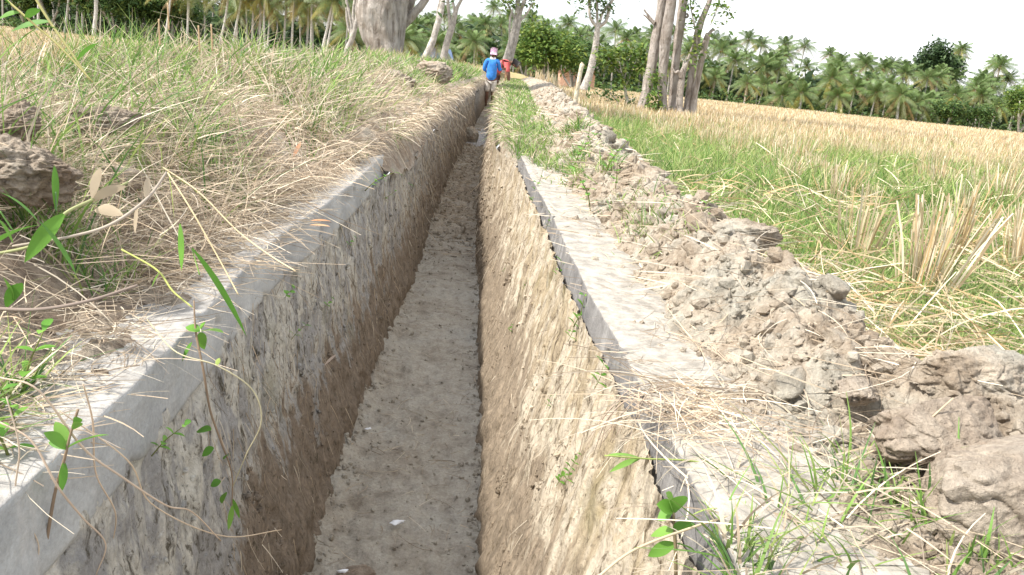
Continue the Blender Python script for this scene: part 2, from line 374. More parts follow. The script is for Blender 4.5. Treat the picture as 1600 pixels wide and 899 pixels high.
obj('water', fast_mesh('water', np.stack([U+cY(YY), YY, U*0-1.128], -1).reshape(-1, 3), grid_faces(YY.shape[0], len(us))), m, kind='structure')

# ------------------------------------------------------------------ channel walls
def wall(side, label, mface, mcap):
    t = empty('channel_wall', (0, 0, 0), label=label, category='concrete wall')
    Yw = np.concatenate([np.linspace(-.6, .5, 60)[:-1], gy(.5, 60, 1.006)])
    if side < 0:
        prof = [(-.398, -.50), (-.39, -.60), (-.365, -.80), (-.33, -.95), (-.305, -1.05), (-.29, -1.17)]
        cap = [(-.62, -.424), (-.394, -.42), (-.3915, -.4205), (-.3895, -.422), (-.389, -.426), (-.386, -.525), (-.388, -.532), (-.395, -.536), (-.43, -.538)]
    else:
        prof = [(.248, -.47), (.238, -.56), (.205, -.72), (.165, -.88), (.125, -1.02), (.10, -1.17)]
        cap = [(.70, -.424), (.264, -.42), (.2615, -.4205), (.2595, -.422), (.259, -.426), (.252, -.492), (.253, -.498), (.26, -.502), (.30, -.504)]
    pz = np.array(prof); tz = np.linspace(0, 1, 90); tt = np.linspace(0, 1, len(pz))
    pu = np.interp(tz, tt, pz[:, 0]); pzz = np.interp(tz, tt, pz[:, 1])
    drift = lambda q: (-.035*np.exp(-((q-1.75)/.5)**2)) if side < 0 else (.018*ss(1.7, .9, q)-.012*ss(2.4, 3.6, q))
    Pu, YY = np.meshgrid(pu, Yw); Pz, _ = np.meshgrid(pzz, Yw); T, _ = np.meshgrid(tz, Yw)
    st = fbm(YY*9, Pz*1.6, side*3., 5, .6); lm = lumps(YY+.06*pn(YY*7, Pz*7), Pz+.04*pn(YY*8, Pz*8, 4.), .07, 12+side)*ss(.45, .9, T)
    patch = ss(-.05, .12, fbm(YY*3.1, Pz*2.5, 4.+side, 4, .6))
    d = .006*fbm(YY*15, Pz*12, side*5., 5, .62)+.006*st+.006*patch+.014*lm*(.5+.5*ss(.5, .9, T))+.003*fbm(YY*45, Pz*20, 1., 3)
    k = ss(2.7, 4.6, YY) if side < 0 else ss(3.9, 5.0, YY)
    d = d+(.085*k*(1-.6*T) if side < 0 else .09*k*(1-.8*T))
    U = Pu+d*(-side)+drift(YY)*(1-T)**.7
    obj('wall_face', fast_mesh('wall_face', np.stack([U+cY(YY), YY, Pz], -1).reshape(-1, 3), grid_faces(len(Yw), 90, side > 0)), mface, t)
    cp = np.array(cap); q = []
    for i in range(len(cp)-1):
        nn = 14 if np.linalg.norm(cp[i+1]-cp[i]) > .05 else 1
        for j in range(nn): q.append(cp[i]+(cp[i+1]-cp[i])*j/nn)
    q.append(cp[-1]); q = np.array(q)
    Yc = Yw[Yw < (4.1 if side < 0 else 4.35)]
    Cu, YY = np.meshgrid(q[:, 0], Yc); Cz, _ = np.meshgrid(q[:, 1], Yc)
    wob = .004*fbm(YY*2.5, 3.*side, 0, 4)+.0018*fbm(YY*22, Cz*30, 2., 3)
    chip = ss(.38, .55, pn(YY*16, Cz*14, 9.))*.010
    obj('coping', fast_mesh('coping', np.stack([Cu+drift(YY)+cY(YY)-side*(wob-chip), YY, Cz+.003*fbm(YY*3, Cu*6, 6., 3)], -1).reshape(-1, 3), grid_faces(len(Yc), len(q), side > 0)), mcap, t)
    return t
wall(-1, 'left concrete channel wall with blue-grey lip and brown silt streaks down its face', M_wl, M_cl)
wall(1, 'right channel wall coated in tan silt under a dusty white concrete lip', M_wr, M_cr)


# ------------------------------------------------------------------ clods and crumbs of dug soil
def clodV(sub, seed, amp=.3, cuts=7, stretch=(1, .8, .6), fine=.06):
    V, F = ICO[sub]; V = V.copy(); r = np.random.default_rng(seed)
    V = V*(1+amp*fbm(V[:, 0]*1.2+seed, V[:, 1]*1.2, V[:, 2]*1.2, 3))[:, None]
    for _ in range(cuts):
        n = r.normal(size=3); n /= np.linalg.norm(n); d = r.uniform(.55, .9); k = V@n
        V = V-np.clip(k-d, 0, None)[:, None]*n*.9
    V = V*(1+fine*fbm(V[:, 0]*5+seed, V[:, 1]*5, V[:, 2]*5, 4, .6))[:, None]
    return V*np.array(stretch), F
def rotm(n):
    q = RG.normal(size=(n, 4)); q /= np.linalg.norm(q, axis=1)[:, None]; a, b_, c_, d = q.T
    return np.stack([np.stack([1-2*(c_*c_+d*d), 2*(b_*c_-a*d), 2*(b_*d+a*c_)], -1), np.stack([2*(b_*c_+a*d), 1-2*(b_*b_+d*d), 2*(c_*d-a*b_)], -1), np.stack([2*(b_*d-a*c_), 2*(c_*d+a*b_), 1-2*(b_*b_+c_*c_)], -1)], 1)
def scatter_clods(name, u, Y, z, size, m, sub, label):
    base = [clodV(sub, 50+i) for i in range(6)]; n = len(u); R = rotm(n); k = RG.integers(0, 6, n)
    P = np.stack([u+cY(Y), Y, z], 1); Vs = []; Fs = []; off = 0
    for i in range(6):
        s = k == i; Vb, Fb = base[i]
        if not s.any(): continue
        V = np.einsum('nij,vj->nvi', R[s], Vb)*size[s][:, None, None]+P[s][:, None]
        F = (np.arange(s.sum())*len(Vb))[:, None, None]+Fb[None]+off; off += V.shape[0]*V.shape[1]
        Vs.append(V.reshape(-1, 3)); Fs.append(F.reshape(-1, 3))
    obj(name, fast_mesh(name, np.concatenate(Vs), np.concatenate(Fs), smooth=False), m, kind='stuff', label=label)
def logY(a, b, n): return np.exp(RG.uniform(math.log(a), math.log(b), n))
n = 9000; Yc = logY(.45, 14, n); uc = .29+RG.beta(1.5, 2.2, n)*.75+.03*np.clip(Yc-3, 0, 9)
sz = .0025+.011*RG.pareto(3.2, n).clip(0, 1.6)*np.clip(Yc/1.2, .6, 2); toe = uc < .42; sz[toe] *= .6
scatter_clods('soil_crumbs', uc, Yc, zr(uc, Yc)+sz*.2, sz, M_spoil, 1, 'crumbs of dug soil over the right bank')
n = 2200; Yc = logY(.6, 9, n); uc = -(.42+RG.beta(1.4, 2, n)*.8); sz = .002+.008*RG.pareto(3, n).clip(0, 1.5)
scatter_clods('soil_crumbs', uc, Yc, zl(uc, Yc)+sz*.2, sz, M_soil, 1, 'crumbs of dry soil along the left bank')
n = 3800; Yc = logY(1.2, 12, n); e = RG.random(n) < .55
uc = np.where(e, np.where(RG.random(n) < .5, -.30+RG.exponential(.025, n), .105-RG.exponential(.02, n)), RG.uniform(-.28, .1, n))
sz = (.0013+.0055*RG.pareto(3, n).clip(0, 1.8))*np.where(e, 1.1, .75)
scatter_clods('channel_crumbs', uc, Yc, zbed(uc, Yc)+sz*.3, sz, M_mud, 1, 'crumbs of mud fallen along the channel bed')

def wall_u(side, Y, Z):
    if side < 0:
        u = np.interp(Z, [-1.17, -1.05, -.95, -.80, -.60, -.50], [-.29, -.305, -.33, -.365, -.39, -.398]); k = ss(2.7, 4.6, Y); T = (-.5-Z)/.67; dr = -.035*np.exp(-((Y-1.75)/.5)**2)
        return u+.085*k*(1-.6*T)+dr*(1-T).clip(0, 1)**.7
    u = np.interp(Z, [-1.17, -1.02, -.88, -.72, -.56, -.47], [.10, .125, .165, .205, .238, .248]); k = ss(3.9, 5.0, Y); T = (-.47-Z)/.70; dr = .018*ss(1.7, .9, Y)-.012*ss(2.4, 3.6, Y)
    return u-.09*k*(1-.8*T)+dr*(1-T).clip(0, 1)**.7
for sd_, m_, nn in ((-1, M_wl, 6500), (1, M_wr, 5500)):
    Yc = logY(.9, 16, nn); Zc = -1.14+.52*RG.random(nn)**1.9; sz = (.0018+.006*RG.pareto(3, nn).clip(0, 1.7))*np.clip(Yc/3, .8, 2.2); uc = wall_u(sd_, Yc, Zc)-sd_*.2*sz
    scatter_clods('wall_crumbs', uc, Yc, Zc, sz, m_, 1, 'crumbs of silt stuck to the channel wall')
n = 1500; Yc = RG.uniform(4.6, 12.2, n); uc = RG.uniform(-.27, .09, n); sz = (.008+.014*RG.pareto(3, n).clip(0, 1.8))*np.clip(Yc/8, .7, 1.3)*(.6+.9*np.exp(-((Yc-5.6)/.5)**2))
scatter_clods('channel_rubble', uc, Yc, zbed(uc, Yc)+sz*.3, sz, M_mud, 1, 'broken mud and debris further along the channel bed')
clod_src = []
for i in range(6):
    V, F = clodV(3, 200+i, .4, 11, (1, .8, .65), .16); clod_src.append(fast_mesh('mud_clod', V*.03, F)); clod_src[-1].materials.append(M_spoil)
n = 64; Yc = np.sort(logY(.8, 9, n)); uc = .47+RG.beta(2, 2, n)*.22+.04*np.clip(Yc-2, 0, 9)
for i in range(n):
    s = RG.uniform(.018, .038)*(1+.12*Yc[i]); z = float(zr(uc[i], Yc[i]))+s*.15
    o = obj('mud_clod', clod_src[i % 6], None); o.location = (uc[i]+float(cY(Yc[i])), Yc[i], z); o.scale = (s/.03,)*3
    o.rotation_euler = (RG.uniform(-.5, .5), RG.uniform(-.5, .5), RG.uniform(0, 6.3))
    o['label'] = 'fist-sized dry mud clod lying among the dug soil of the right bank'; o['category'] = 'mud clod'; o['group'] = 'mud clods on the spoil bank'
def hero(name, loc, size, seed, m, label, stretch=(1, .75, .6), rz=0, amp=.3, sub=6, tilt=0, cuts=5, fine=.07, cat='mud clod'):
    V, F = clodV(sub, seed, amp, cuts, stretch, fine)
    fold = np.abs(pn(V[:, 0]*2.2+seed, V[:, 1]*2.2, V[:, 2]*3.5)); V = V*(1-.10*np.exp(-fold*14))[:, None]
    V = V*(1+.012*fbm(V[:, 0]*22, V[:, 1]*22, V[:, 2]*22, 3, .6))[:, None]
    o = obj(name, fast_mesh(name, V*size, F), m, label=label, category=cat); o.location = loc; o.rotation_euler = (0, tilt, rz); return o
hero('mud_clod', at(1465, 672, .86), .078, 11, M_clay, 'smooth grey-brown clay lump with a dark crack, behind the nearest boulder-like lump', (1.15, .8, .62), .4, fine=.045)
hero('mud_clod', at(1590, 775, .74), .108, 15, M_clay, 'largest smooth brown clay lump at the right edge, nearest of all', (1.15, .85, .62), .7, tilt=-.25, fine=.045)
hero('mud_clod', at(1530, 585, 1.0), .075, 19, M_spoil, 'blue-grey clay lump resting behind the two smooth clay lumps', (1.2, .8, .55), .2)
hero('mud_clod', at(1340, 610, 1.0), .035, 23, M_clay, 'small greenish clay slab on the inner slope below the big lumps', (1.3, .9, .4), 1.)
hero('mud_clod', at(22, 262, 1.2), .072, 31, M_soil, 'big pitted brown soil lump at the left edge above the straw', (1.25, .9, .7), .1, fine=.12)
hero('mud_clod', at(160, 190, 1.7), .055, 37, M_soil, 'cracked soil lump half buried in straw right of the big pitted one', (1.3, .8, .6), .5, fine=.12)
hero('mud_clod', at(20, 192, 1.35), .04, 39, M_soil, 'dark soil lump with roots resting on top of the big pitted lump', (1.1, .9, .8), .5, fine=.12)
for i in range(16):
    Yq = float(logY(1.2, 3.6, 1)[0]); uq = -RG.uniform(.62, 1.25); sq = RG.uniform(.022, .05); me_ = fast_mesh('soil_lump', clodV(3, 300+i, .4, 9, (1, .8, .65), .16)[0]*sq, ICO[3][1])
    o = obj('soil_lump', me_, M_soil, label='dry brown soil lump poking out of the straw on the left bank', category='soil lump', group='soil lumps on the left bank'); o.location = (uq, Yq, float(zl(uq, Yq))+.045); o.rotation_euler[2] = RG.uniform(0, 6)
hero('mud_heap', at(598, 128, 7.), .19, 41, M_soil, 'low brown mud heap in the grass in front of the thick pale tree', (1.5, .9, .5), .1, fine=.14, sub=5)
hero('mud_heap', at(676, 113, 10.), .20, 43, M_soil, 'dark dug-out mud heap beside the foot of the thick pale tree', (1.25, .9, .6), -.3, fine=.16, sub=5)
hero('mud_heap', at(636, 101, 13.), .22, 47, M_soil, 'tan mud ridge joining the tree foot and the dark heap', (1.6, .8, .5), .2, fine=.16, sub=5)
hero('mud_clod', at(735, 213, 12.4), .14, 51, M_spoil, 'wet brown clod slumped into the channel beside the bright water', (.9, .9, .95), .2, fine=.12, sub=5)
hero('mud_clod', atz(560, 896, -1.125), .028, 53, M_clay, 'rounded tan lump on the channel bed at the bottom of the picture', (1.6, .8, .5), .1, sub=5)
hero('mud_clod', at(850, 158, 11.5), .17, 57, M_spoil, 'broad clod crowning the far end of the spoil bank', (1.4, 1, .45), .1, fine=.14, sub=5)
hero('clay_slab', at(1000, 272, 3.0), .11, 61, M_spoil, 'pale blue-grey clay slab on the outer edge of the spoil bank', (1.5, .9, .35), 1.1, fine=.1, sub=5, cat='clay slab')
hero('clay_slab', at(1172, 368, 1.75), .07, 63, M_spoil, 'dull brown clay slab tilted at the crest before the tall stubble', (1.3, .9, .5), .6, fine=.1, sub=5, cat='clay slab')
hero('field_stone', at(1123, 191, 21.5), .2, 71, mat('white_stone')[0], 'white stone lying alone in the grass right of the stem clump', (1.1, .7, .35), 0, sub=5, cat='stone')
bpy.data.materials['white_stone'].node_tree.nodes['Principled BSDF'].inputs['Base Color'].default_value = (.72, .71, .68, 1)

# ------------------------------------------------------------------ grass, straw and stubble
G_GREEN = np.array([(.13, .25, .05), (.19, .31, .07), (.25, .36, .10), (.10, .20, .06), (.30, .38, .12)])
G_STRAW = np.array([(.52, .42, .27), (.62, .53, .36), (.42, .32, .20), (.68, .60, .45), (.50, .36, .19)])
G_TAN = np.array([(.57, .47, .35), (.68, .59, .455), (.46, .375, .285), (.74, .66, .53), (.31, .25, .19), (.60, .48, .345)])
def pal(P, n): return P[RG.integers(0, len(P), n)]*RG.uniform(.8, 1.2, (n, 1))
def blades(mb, u, Y, z, length, width, lean, colors, segs=3, droop=.35, tipcol=1.1):
    n = len(u)
    if n == 0: return
    a = RG.uniform(0, 2*np.pi, n); k = RG.uniform(0, 1, n)*lean
    h = np.stack([np.cos(a), np.sin(a), np.zeros(n)], 1)
    d = h*np.sin(k)[:, None]+np.array([0, 0, 1.])*np.cos(k)[:, None]
    bd = h*(RG.uniform(0, 1, n)*droop)[:, None]-np.array([0, 0, 1.])*(RG.uniform(0, .6, n)*droop)[:, None]
    V, F, m_ = ribbons(np.stack([u+cY(np.minimum(Y, 60)), Y, z], 1), d, length, width, bend=bd, segs=segs)
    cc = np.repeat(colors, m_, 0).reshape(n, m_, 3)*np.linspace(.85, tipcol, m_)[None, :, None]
    mb.add(V, F, cc.reshape(-1, 3))
def stems(mb, P, length, width, lift, colors, segs=5, bend=.4, sag=.15, az=None):
    n = len(P); a = RG.uniform(0, 2*np.pi, n) if az is None else az
    h = np.stack([np.cos(a), np.sin(a), np.zeros(n)], 1); p = np.stack([-np.sin(a), np.cos(a), np.zeros(n)], 1)
    d = h*np.cos(lift)[:, None]; d[:, 2] = np.sin(lift)
    bd = p*(RG.normal(0, 1, n)*bend)[:, None]; bd[:, 2] -= sag*RG.uniform(0, 2, n)
    sd = RG.normal(0, 1, (n, 3)); sd -= d*np.sum(sd*d, 1)[:, None]; sd /= np.linalg.norm(sd, axis=1)[:, None]
    V, F, m_ = ribbons(P, d, length, width, side=sd, bend=bd, segs=segs, mid=lambda t: 1-.5*t**2)
    mb.add(V, F, np.repeat(colors, m_, 0))

# right-hand field: short green grass with straw between
def wedge(n, y0, y1, side, pw=0., umin=.9, margin=1.15):
    Y = logY(y0, y1, n)
    if side > 0: lim = .72*margin*Y+.3; u = umin+RG.random(n)*(lim-umin)
    else: lim = .60*margin*Y+.3; u = -(umin+RG.random(n)*(lim-umin))
    ok = np.abs(u) < lim+1e-6; return u[ok], Y[ok]
mb = MB()
for (n, a, b_, wd, ln) in ((70000, 1.1, 7, .0035, .15), (56000, 6, 25, .010, .25), (30000, 22, 130, .035, .30)):
    u, Y = wedge(n, a, b_, 1, umin=1.0 if a < 5 else 1.3); Y = Y; ok = u > .62+.05*np.clip(Y-2, 0, 18)+.28; u, Y = u[ok], Y[ok]
    g = pn(u*.55, Y*.30, 2.)*.9+pn(u*2.2, Y*1.6, 4.)*.5+RG.normal(0, .22, len(u)); g = g+RG.normal(0, .25, len(u)); g = g-.55*ss(6, 20, Y)*ss(1.5, 5, u)+.75*ss(24, 8, Y)+.12-.25*ss(.1, .35, pn(u*.25, Y*.12, 31.))+.35*ss(.0, .3, pn(u*.18+4, Y*.22, 33.))
    grn = g > 0; cols = np.where(grn[:, None], pal(np.vstack([G_GREEN, [(.34, .38, .16), (.42, .43, .20)]]), len(u)), pal(G_STRAW, len(u)))
    blades(mb, u, Y, zr(u, Y, False)-.01, ln*RG.uniform(.5, 1.3, len(u)), wd*RG.uniform(.7, 1.5, len(u))*np.clip(Y/(a*2.2), .8, 2.6), 0.7, cols, 3 if a < 5 else 2, .5)
obj('field_grass', mb.mesh('field_grass'), M_leaf, kind='stuff', label='green grass and straw in the harvested field right of the spoil bank')
mb = MB(); n = 7000; u, Y = wedge(n, 1.3, 12, 1, umin=1.1); ok = u > 1.05+.05*np.clip(Y-2, 0, 18); u, Y = u[ok], Y[ok]
keep = pn(u*1.3, Y*1.3, 8.) > -.15+.5*(RG.random(len(u))-.5); u, Y = u[keep], Y[keep]
stems(mb, np.stack([u+cY(Y), Y, zr(u, Y, False)+RG.uniform(.02, .13, len(u))], 1), RG.uniform(.1, .34, len(u)), .003+.0009*Y, RG.uniform(-.2, .7, len(u)), pal(G_STRAW, len(u)), 4, .25)
obj('loose_straw', mb.mesh('loose_straw'), M_straw, kind='stuff', label='loose rice straw fallen across the grass of the right field')
# left field
mb = MB()
for (n, a, b_, wd, ln) in ((46000, 2.0, 14, .006, .24), (42000, 12, 40, .016, .26), (26000, 35, 130, .04, .30)):
    u, Y = wedge(n, a, b_, -1, umin=1.3)
    g = pn(u*.5, Y*.35, 6.)*.9+RG.normal(0, .2, len(u))-.30+.22*ss(14, 4, Y)
    cols = np.where((g > 0)[:, None], pal(G_GREEN, len(u)), pal(G_STRAW, len(u)))
    blades(mb, u, Y, zl(u, Y)-.01, ln*RG.uniform(.5, 1.3, len(u)), wd*RG.uniform(.7, 1.5, len(u))*np.clip(Y/(a*1.8), .8, 2), .6, cols, 2, .4)
obj('field_grass', mb.mesh('field_grass'), M_leaf, kind='stuff', label='yellow stubble and grass of the field left of the channel')

# rice stubble clumps
def stubble(seed, n, wd, h):
    mb = MB(); a = RG.uniform(0, 6.28, n); r = np.sqrt(RG.random(n))*.045
    k = r/.045*.30+RG.normal(0, .05, n); h3 = np.stack([np.cos(a), np.sin(a), np.zeros(n)], 1)
    d = h3*np.sin(k)[:, None]+np.array([0, 0, 1.])*np.cos(k)[:, None]
    V, F, m_ = ribbons(h3*r[:, None]-np.array([0, 0, .02]), d, h*RG.uniform(.65, 1.1, n), wd*RG.uniform(.7, 1.4, n), segs=3, bend=h3*RG.normal(0, .08, n)[:, None], mid=lambda t: 1-.2*t)
    mb.add(V, F, np.repeat(pal(G_STRAW, n), m_, 0)); q = max(3, n//6)
    blades(mb, RG.normal(0, .02, q), RG.normal(0, .02, q), np.zeros(q), h*RG.uniform(.6, 1.2, q), np.full(q, wd*1.1), .5, pal(G_GREEN, q), 3, .5)
    return mb.mesh('rice_stubble')
st_src = [stubble(i, 46, .0055, .36) for i in range(5)]
for s in st_src: s.materials.append(M_straw)
pts = []
for Y in np.arange(2.0, 40, .42):
    for u in np.arange(1.45, .8*Y+1, .40):
        uu = u+RG.uniform(-.14, .14); yy = Y+RG.uniform(-.16, .16)
        dens = pn(uu*.45, yy*.35, 12.)+.55*ss(3, 14, yy)*ss(1.5, 5, uu)+.1*ss(1.7, 2.6, uu)
        if uu/yy < .8 and dens > .42-.42*ss(8, 24, yy)-.12*ss(3, 8, uu)+RG.uniform(-.15, .15): pts.append((uu, yy, 1))
for Y in np.arange(5, 40, .45):
    for u in np.arange(2.4, .7*Y+1, .42):
        if pn(u*.4, Y*.3, 15.)+.1 > RG.uniform(-.2, .25): pts.append((-u+RG.uniform(-.14, .14), Y+RG.uniform(-.16, .16), -1))
for x, y in ((1425, 498), (1440, 480), (1484, 425), (1582, 450), (1600, 435), (1335, 430), (1560, 340), (1585, 330), (1245, 265), (1225, 258), (1460, 310), (1640, 400)):
    p = atz(x, y, -.78); pts.append((float(p[0]), float(p[1]), 2))
pts.sort(key=lambda p: p[1]+(2 if p[2] < 0 else 0))
for i, (u, Y, s) in enumerate(pts[:300]):
    o = obj('rice_stubble', st_src[i % 5]); o.location = (u+float(cY(Y)), Y, float(ground_z(u, Y))-.01)
    o.rotation_euler = (RG.normal(0, .10), RG.normal(0, .10), RG.uniform(0, 6.28)); sc = RG.uniform(.62, 1.02) if s != 2 else RG.uniform(1.05, 1.3); o.scale = (sc*1.15, sc*1.15, sc)
    o['category'] = 'stubble clump'
    o['group'] = 'stubble clumps in the right field' if s > 0 else 'stubble clumps in the left field'
    o['label'] = 'upright golden clump of cut rice stubble in the '+('right' if s > 0 else 'left')+' field'
mb = MB(); P = np.array(pts[300:]); k = 9
u = np.repeat(P[:, 0], k)+RG.normal(0, .05, len(P)*k); Y = np.repeat(P[:, 1], k)+RG.normal(0, .05, len(P)*k)
blades(mb, u, Y, ground_z(u, Y)-.01, RG.uniform(.2, .36, len(u)), .012+.0006*Y, .3, pal(G_STRAW, len(u)), 2, .1)
u, Y = wedge(26000, 30, 135, 1, umin=2); u2, Y2 = wedge(18000, 30, 135, -1, umin=2); u = np.concatenate([u, u2]); Y = np.concatenate([Y, Y2])
blades(mb, u, Y, ground_z(u, Y)-.02, RG.uniform(.25, .42, len(u)), .02+.0010*Y, .3, pal(G_STRAW, len(u)), 2, .1)
obj('far_stubble', mb.mesh('far_stubble'), M_straw, kind='stuff', label='golden rice stubble running to the palm grove')

# dry straw tangle over the left bank
mb = MB(); n = 60000; Y = logY(.95, 11, n); v = .47+RG.beta(1.15, 1.5, n)*1.25
dens = pn(v*3, Y*2, 1.)+.35*ss(1.1, 1.9, Y)+RG.normal(0, .18, n)-.35*ss(.66, .52, v)*ss(2.4, 1.2, Y); ok = dens > .02; Y, v = Y[ok], v[ok]; n = len(Y)
z = zl(-v, Y)+RG.random(n)**1.5*.085
stems(mb, np.stack([-v+cY(Y), Y, z], 1), RG.uniform(.04, .26, n)*RG.uniform(.35, 1, n), (.0011+.0020*RG.random(n)**2)*np.clip(Y/2, .8, 3), np.where(RG.random(n) < .22, RG.uniform(.3, 1.35, n), RG.normal(.12, .35, n)), pal(G_TAN, n), 5, .55)
# overhanging fringe
n = 5500; Y = logY(2.3, 26, n); v = .44+RG.random(n)*.12-.10*ss(2.8, 5.0, Y); z = zl(-.47+0*v, Y)+.02
stems(mb, np.stack([-v+cY(Y), Y, z+RG.random(n)*.03], 1), RG.uniform(.03, .15, n)*(.5+.5*ss(2.3, 4, Y)), (.0012+.0015*RG.random(n))*np.clip(Y/2.8, .8, 4), RG.normal(.05, .3, n), pal(G_TAN, n), 5, .5, .45, az=RG.normal(0, 1.3, n))
n = 5000; Y = logY(4.6, 28, n); u = .17+RG.random(n)*.16; 
stems(mb, np.stack([u+cY(Y), Y, zr(np.full(n, .32), Y)+RG.random(n)*.03], 1), RG.uniform(.03, .12, n), (.0015+.0015*RG.random(n))*np.clip(Y/3.5, .8, 4), RG.normal(.1, .3, n), np.where((RG.random(n) < .35)[:, None], pal(G_GREEN, n), pal(G_TAN, n)), 4, .4, .45, az=math.pi+RG.normal(0, 1.2, n))
obj('straw_tangle', mb.mesh('straw_tangle'), M_straw, kind='stuff', label='tangle of dry grass stems over the left bank and channel edges')

# green grass growing on both banks
mb = MB()
def patch(n, Y, u, ln, wd, lean=.8, P=G_GREEN, droop=.7, segs=4):
    blades(mb, u, Y, ground_z(u, Y)-.005, ln*RG.uniform(.4, 1.3, len(u)), wd*RG.uniform(.6, 1.4, len(u))*np.clip(Y/2.5, .8, 5), lean, np.where((RG.random(len(u)) < .8)[:, None], pal(P, len(u)), pal(G_TAN, len(u))), segs, droop)
n = 70000; Y = logY(1.2, 30, n); v = .54+RG.random(n)*1.5
d_ = pn(v*2.2, Y*1.4, 21.)+.45*ss(1.8, 5, Y)+.40*ss(.8, 1.2, v)-.06+RG.normal(0, .15, n); ok = d_ > .12; h_ = RG.random(ok.sum()) < .3; Y, v = Y[ok], v[ok]; patch(0, Y[~h_], -v[~h_], .13, .0032); patch(0, Y[h_], -v[h_], .22, .0042, .5)
n = 15000; Y = logY(3.0, 34, n); u = .22+RG.random(n)*(.24+.02*np.clip(Y-3, 0, 20)); ok = pn(u*5, Y*1.5, 23.)+.35*ss(3, 5, Y) > .08; patch(0, Y[ok], u[ok], .075, .003)
n = 5000; Y = logY(3.2, 30, n); v = .36+RG.random(n)*.22; ok = pn(v*4, Y*2.4, 41.) > -.05; blades(mb, -v[ok], Y[ok], zl(-.5+0*v[ok], Y[ok])-.01, .09*RG.uniform(.5, 1.6, ok.sum()), .0035*np.clip(Y[ok]/3, .8, 4), 1.5, np.where((RG.random(ok.sum()) < .5)[:, None], pal(G_GREEN, ok.sum()), pal(G_TAN, ok.sum())), 4, 1.1)
n = 4000; Y = logY(4.2, 30, n); v = .20+RG.random(n)*.14; ok = pn(v*4, Y*2.4, 43.) > -.1; blades(mb, v[ok], Y[ok], zr(.34+0*v[ok], Y[ok])-.02, .08*RG.uniform(.5, 1.6, ok.sum()), .0035*np.clip(Y[ok]/3, .8, 4), 1.5, np.where((RG.random(ok.sum()) < .6)[:, None], pal(G_GREEN, ok.sum()), pal(G_TAN, ok.sum())), 4, 1.1)
for (px, py, q, s) in ((940, 300, 260, .06), (905, 262, 300, .06), (1010, 385, 160, .05), (985, 350, 120, .05), (1050, 400, 90, .04), (890, 235, 300, .07), (880, 290, 60, .04)):
    p = atz(px, py, -.42); patch(0, p[1]+RG.normal(0, .10, q), np.clip(p[0]+RG.normal(0, .035, q), .3, 9), s*1.2, .004, 1.)
# nearest tufts at the lower right corner
for (px, py, q, s) in ((1120, 850, 60, .08), (1250, 760, 60, .10), (1390, 775, 70, .08), (1300, 860, 60, .07), (1480, 870, 50, .06), (1400, 735, 40, .06), (1180, 880, 60, .08), (1560, 880, 30, .05)):
    p = atz(px, py, -.41); patch(0, p[1]+RG.normal(0, .035, q), np.clip(p[0]+RG.normal(0, .035, q), .28, 9), s, .0042, 1.15, droop=.5)
for (px, py, q, s) in ((30, 470, 120, .10), (60, 620, 70, .06), (20, 400, 90, .10), (150, 420, 60, .07), (40, 140, 160, .16), (100, 110, 140, .16), (290, 210, 90, .12), (250, 150, 160, .14)):
    p = atz(px, py, -.24); patch(0, p[1]+RG.normal(0, .06, q), np.clip(p[0]+RG.normal(0, .06, q), -9, -.5), s, .005, 1.1)
for _ in range(46):
    px, py = RG.uniform(-60, 480), RG.uniform(70, 215); p = atz(px, py, -.24); q = int(RG.integers(10, 40)); u_, y_ = np.clip(p[0]+RG.normal(0, .05, q), -9, -.55), p[1]+RG.normal(0, .05, q)
    blades(mb, u_, y_, ground_z(u_, y_)+.01, RG.uniform(.05, .17, q)*(.8+.12*p[1]), RG.uniform(.004, .009, q)*(.8+.15*p[1]), 1.0, pal(G_GREEN, q)*np.array((.8, .9, .9)), 5, .8)
obj('bank_grass', mb.mesh('bank_grass'), M_leaf, kind='stuff', label='green grass sprouting on the banks of the channel')
# dry stalks in the foreground right and root litter on the copings
mb = MB(); n = 260; Y = RG.normal(.74, .10, n).clip(.5, 1.1); u = RG.uniform(.26, .62, n); 
stems(mb, np.stack([u, Y, zr(u, Y)+RG.random(n)*.03], 1), RG.uniform(.03, .17, n), RG.uniform(.0008, .0022, n), RG.normal(.1, .25, n), pal(G_TAN, n), 6, .3)
n = 260; Y = RG.normal(.98, .06, n); u = RG.uniform(.25, .40, n)
stems(mb, np.stack([u, Y, -.415+RG.random(n)*.02], 1), RG.uniform(.05, .18, n), RG.uniform(.001, .002, n), RG.normal(.05, .12, n), pal(G_TAN, n), 6, .4, .15)
n = 2600; Y = logY(.9, 8, n); u = .28+RG.random(n)*.4
stems(mb, np.stack([u, Y, zr(u, Y)+.004], 1), RG.uniform(.03, .14, n), RG.uniform(.001, .002, n)*np.clip(Y/1.5, 1, 3), RG.normal(.08, .15, n), pal(G_TAN, n), 5, .4, .1)
n = 1500; Y = logY(.7, 3.4, n); u = -RG.uniform(.40, .58, n)
stems(mb, np.stack([u, Y, zl(u, Y)+.012], 1), RG.uniform(.03, .12, n), RG.uniform(.001, .002, n), RG.normal(.05, .12, n), pal(G_TAN, n), 5, .4, .1)
for sd_, n in ((-1, 1800), (1, 1000)):
    Y = logY(1.2, 16, n); Z = RG.uniform(-1.05, -.5, n); uu = wall_u(sd_, Y, Z)-sd_*.012
    stems(mb, np.stack([uu+cY(Y), Y, Z], 1), RG.uniform(.02, .11, n)*np.clip(Y/4, .7, 1.6), RG.uniform(.0008, .0018, n)*np.clip(Y/2.5, .9, 4), RG.normal(-1.25, .25, n), pal(G_TAN, n)*RG.uniform(.5, 1., (n, 1)), 4, .25, .1, az=(math.pi if sd_ > 0 else 0)+RG.normal(0, 1.3, n))
n = 900; Y = RG.uniform(4.6, 12, n); u = RG.uniform(-.26, .08, n)
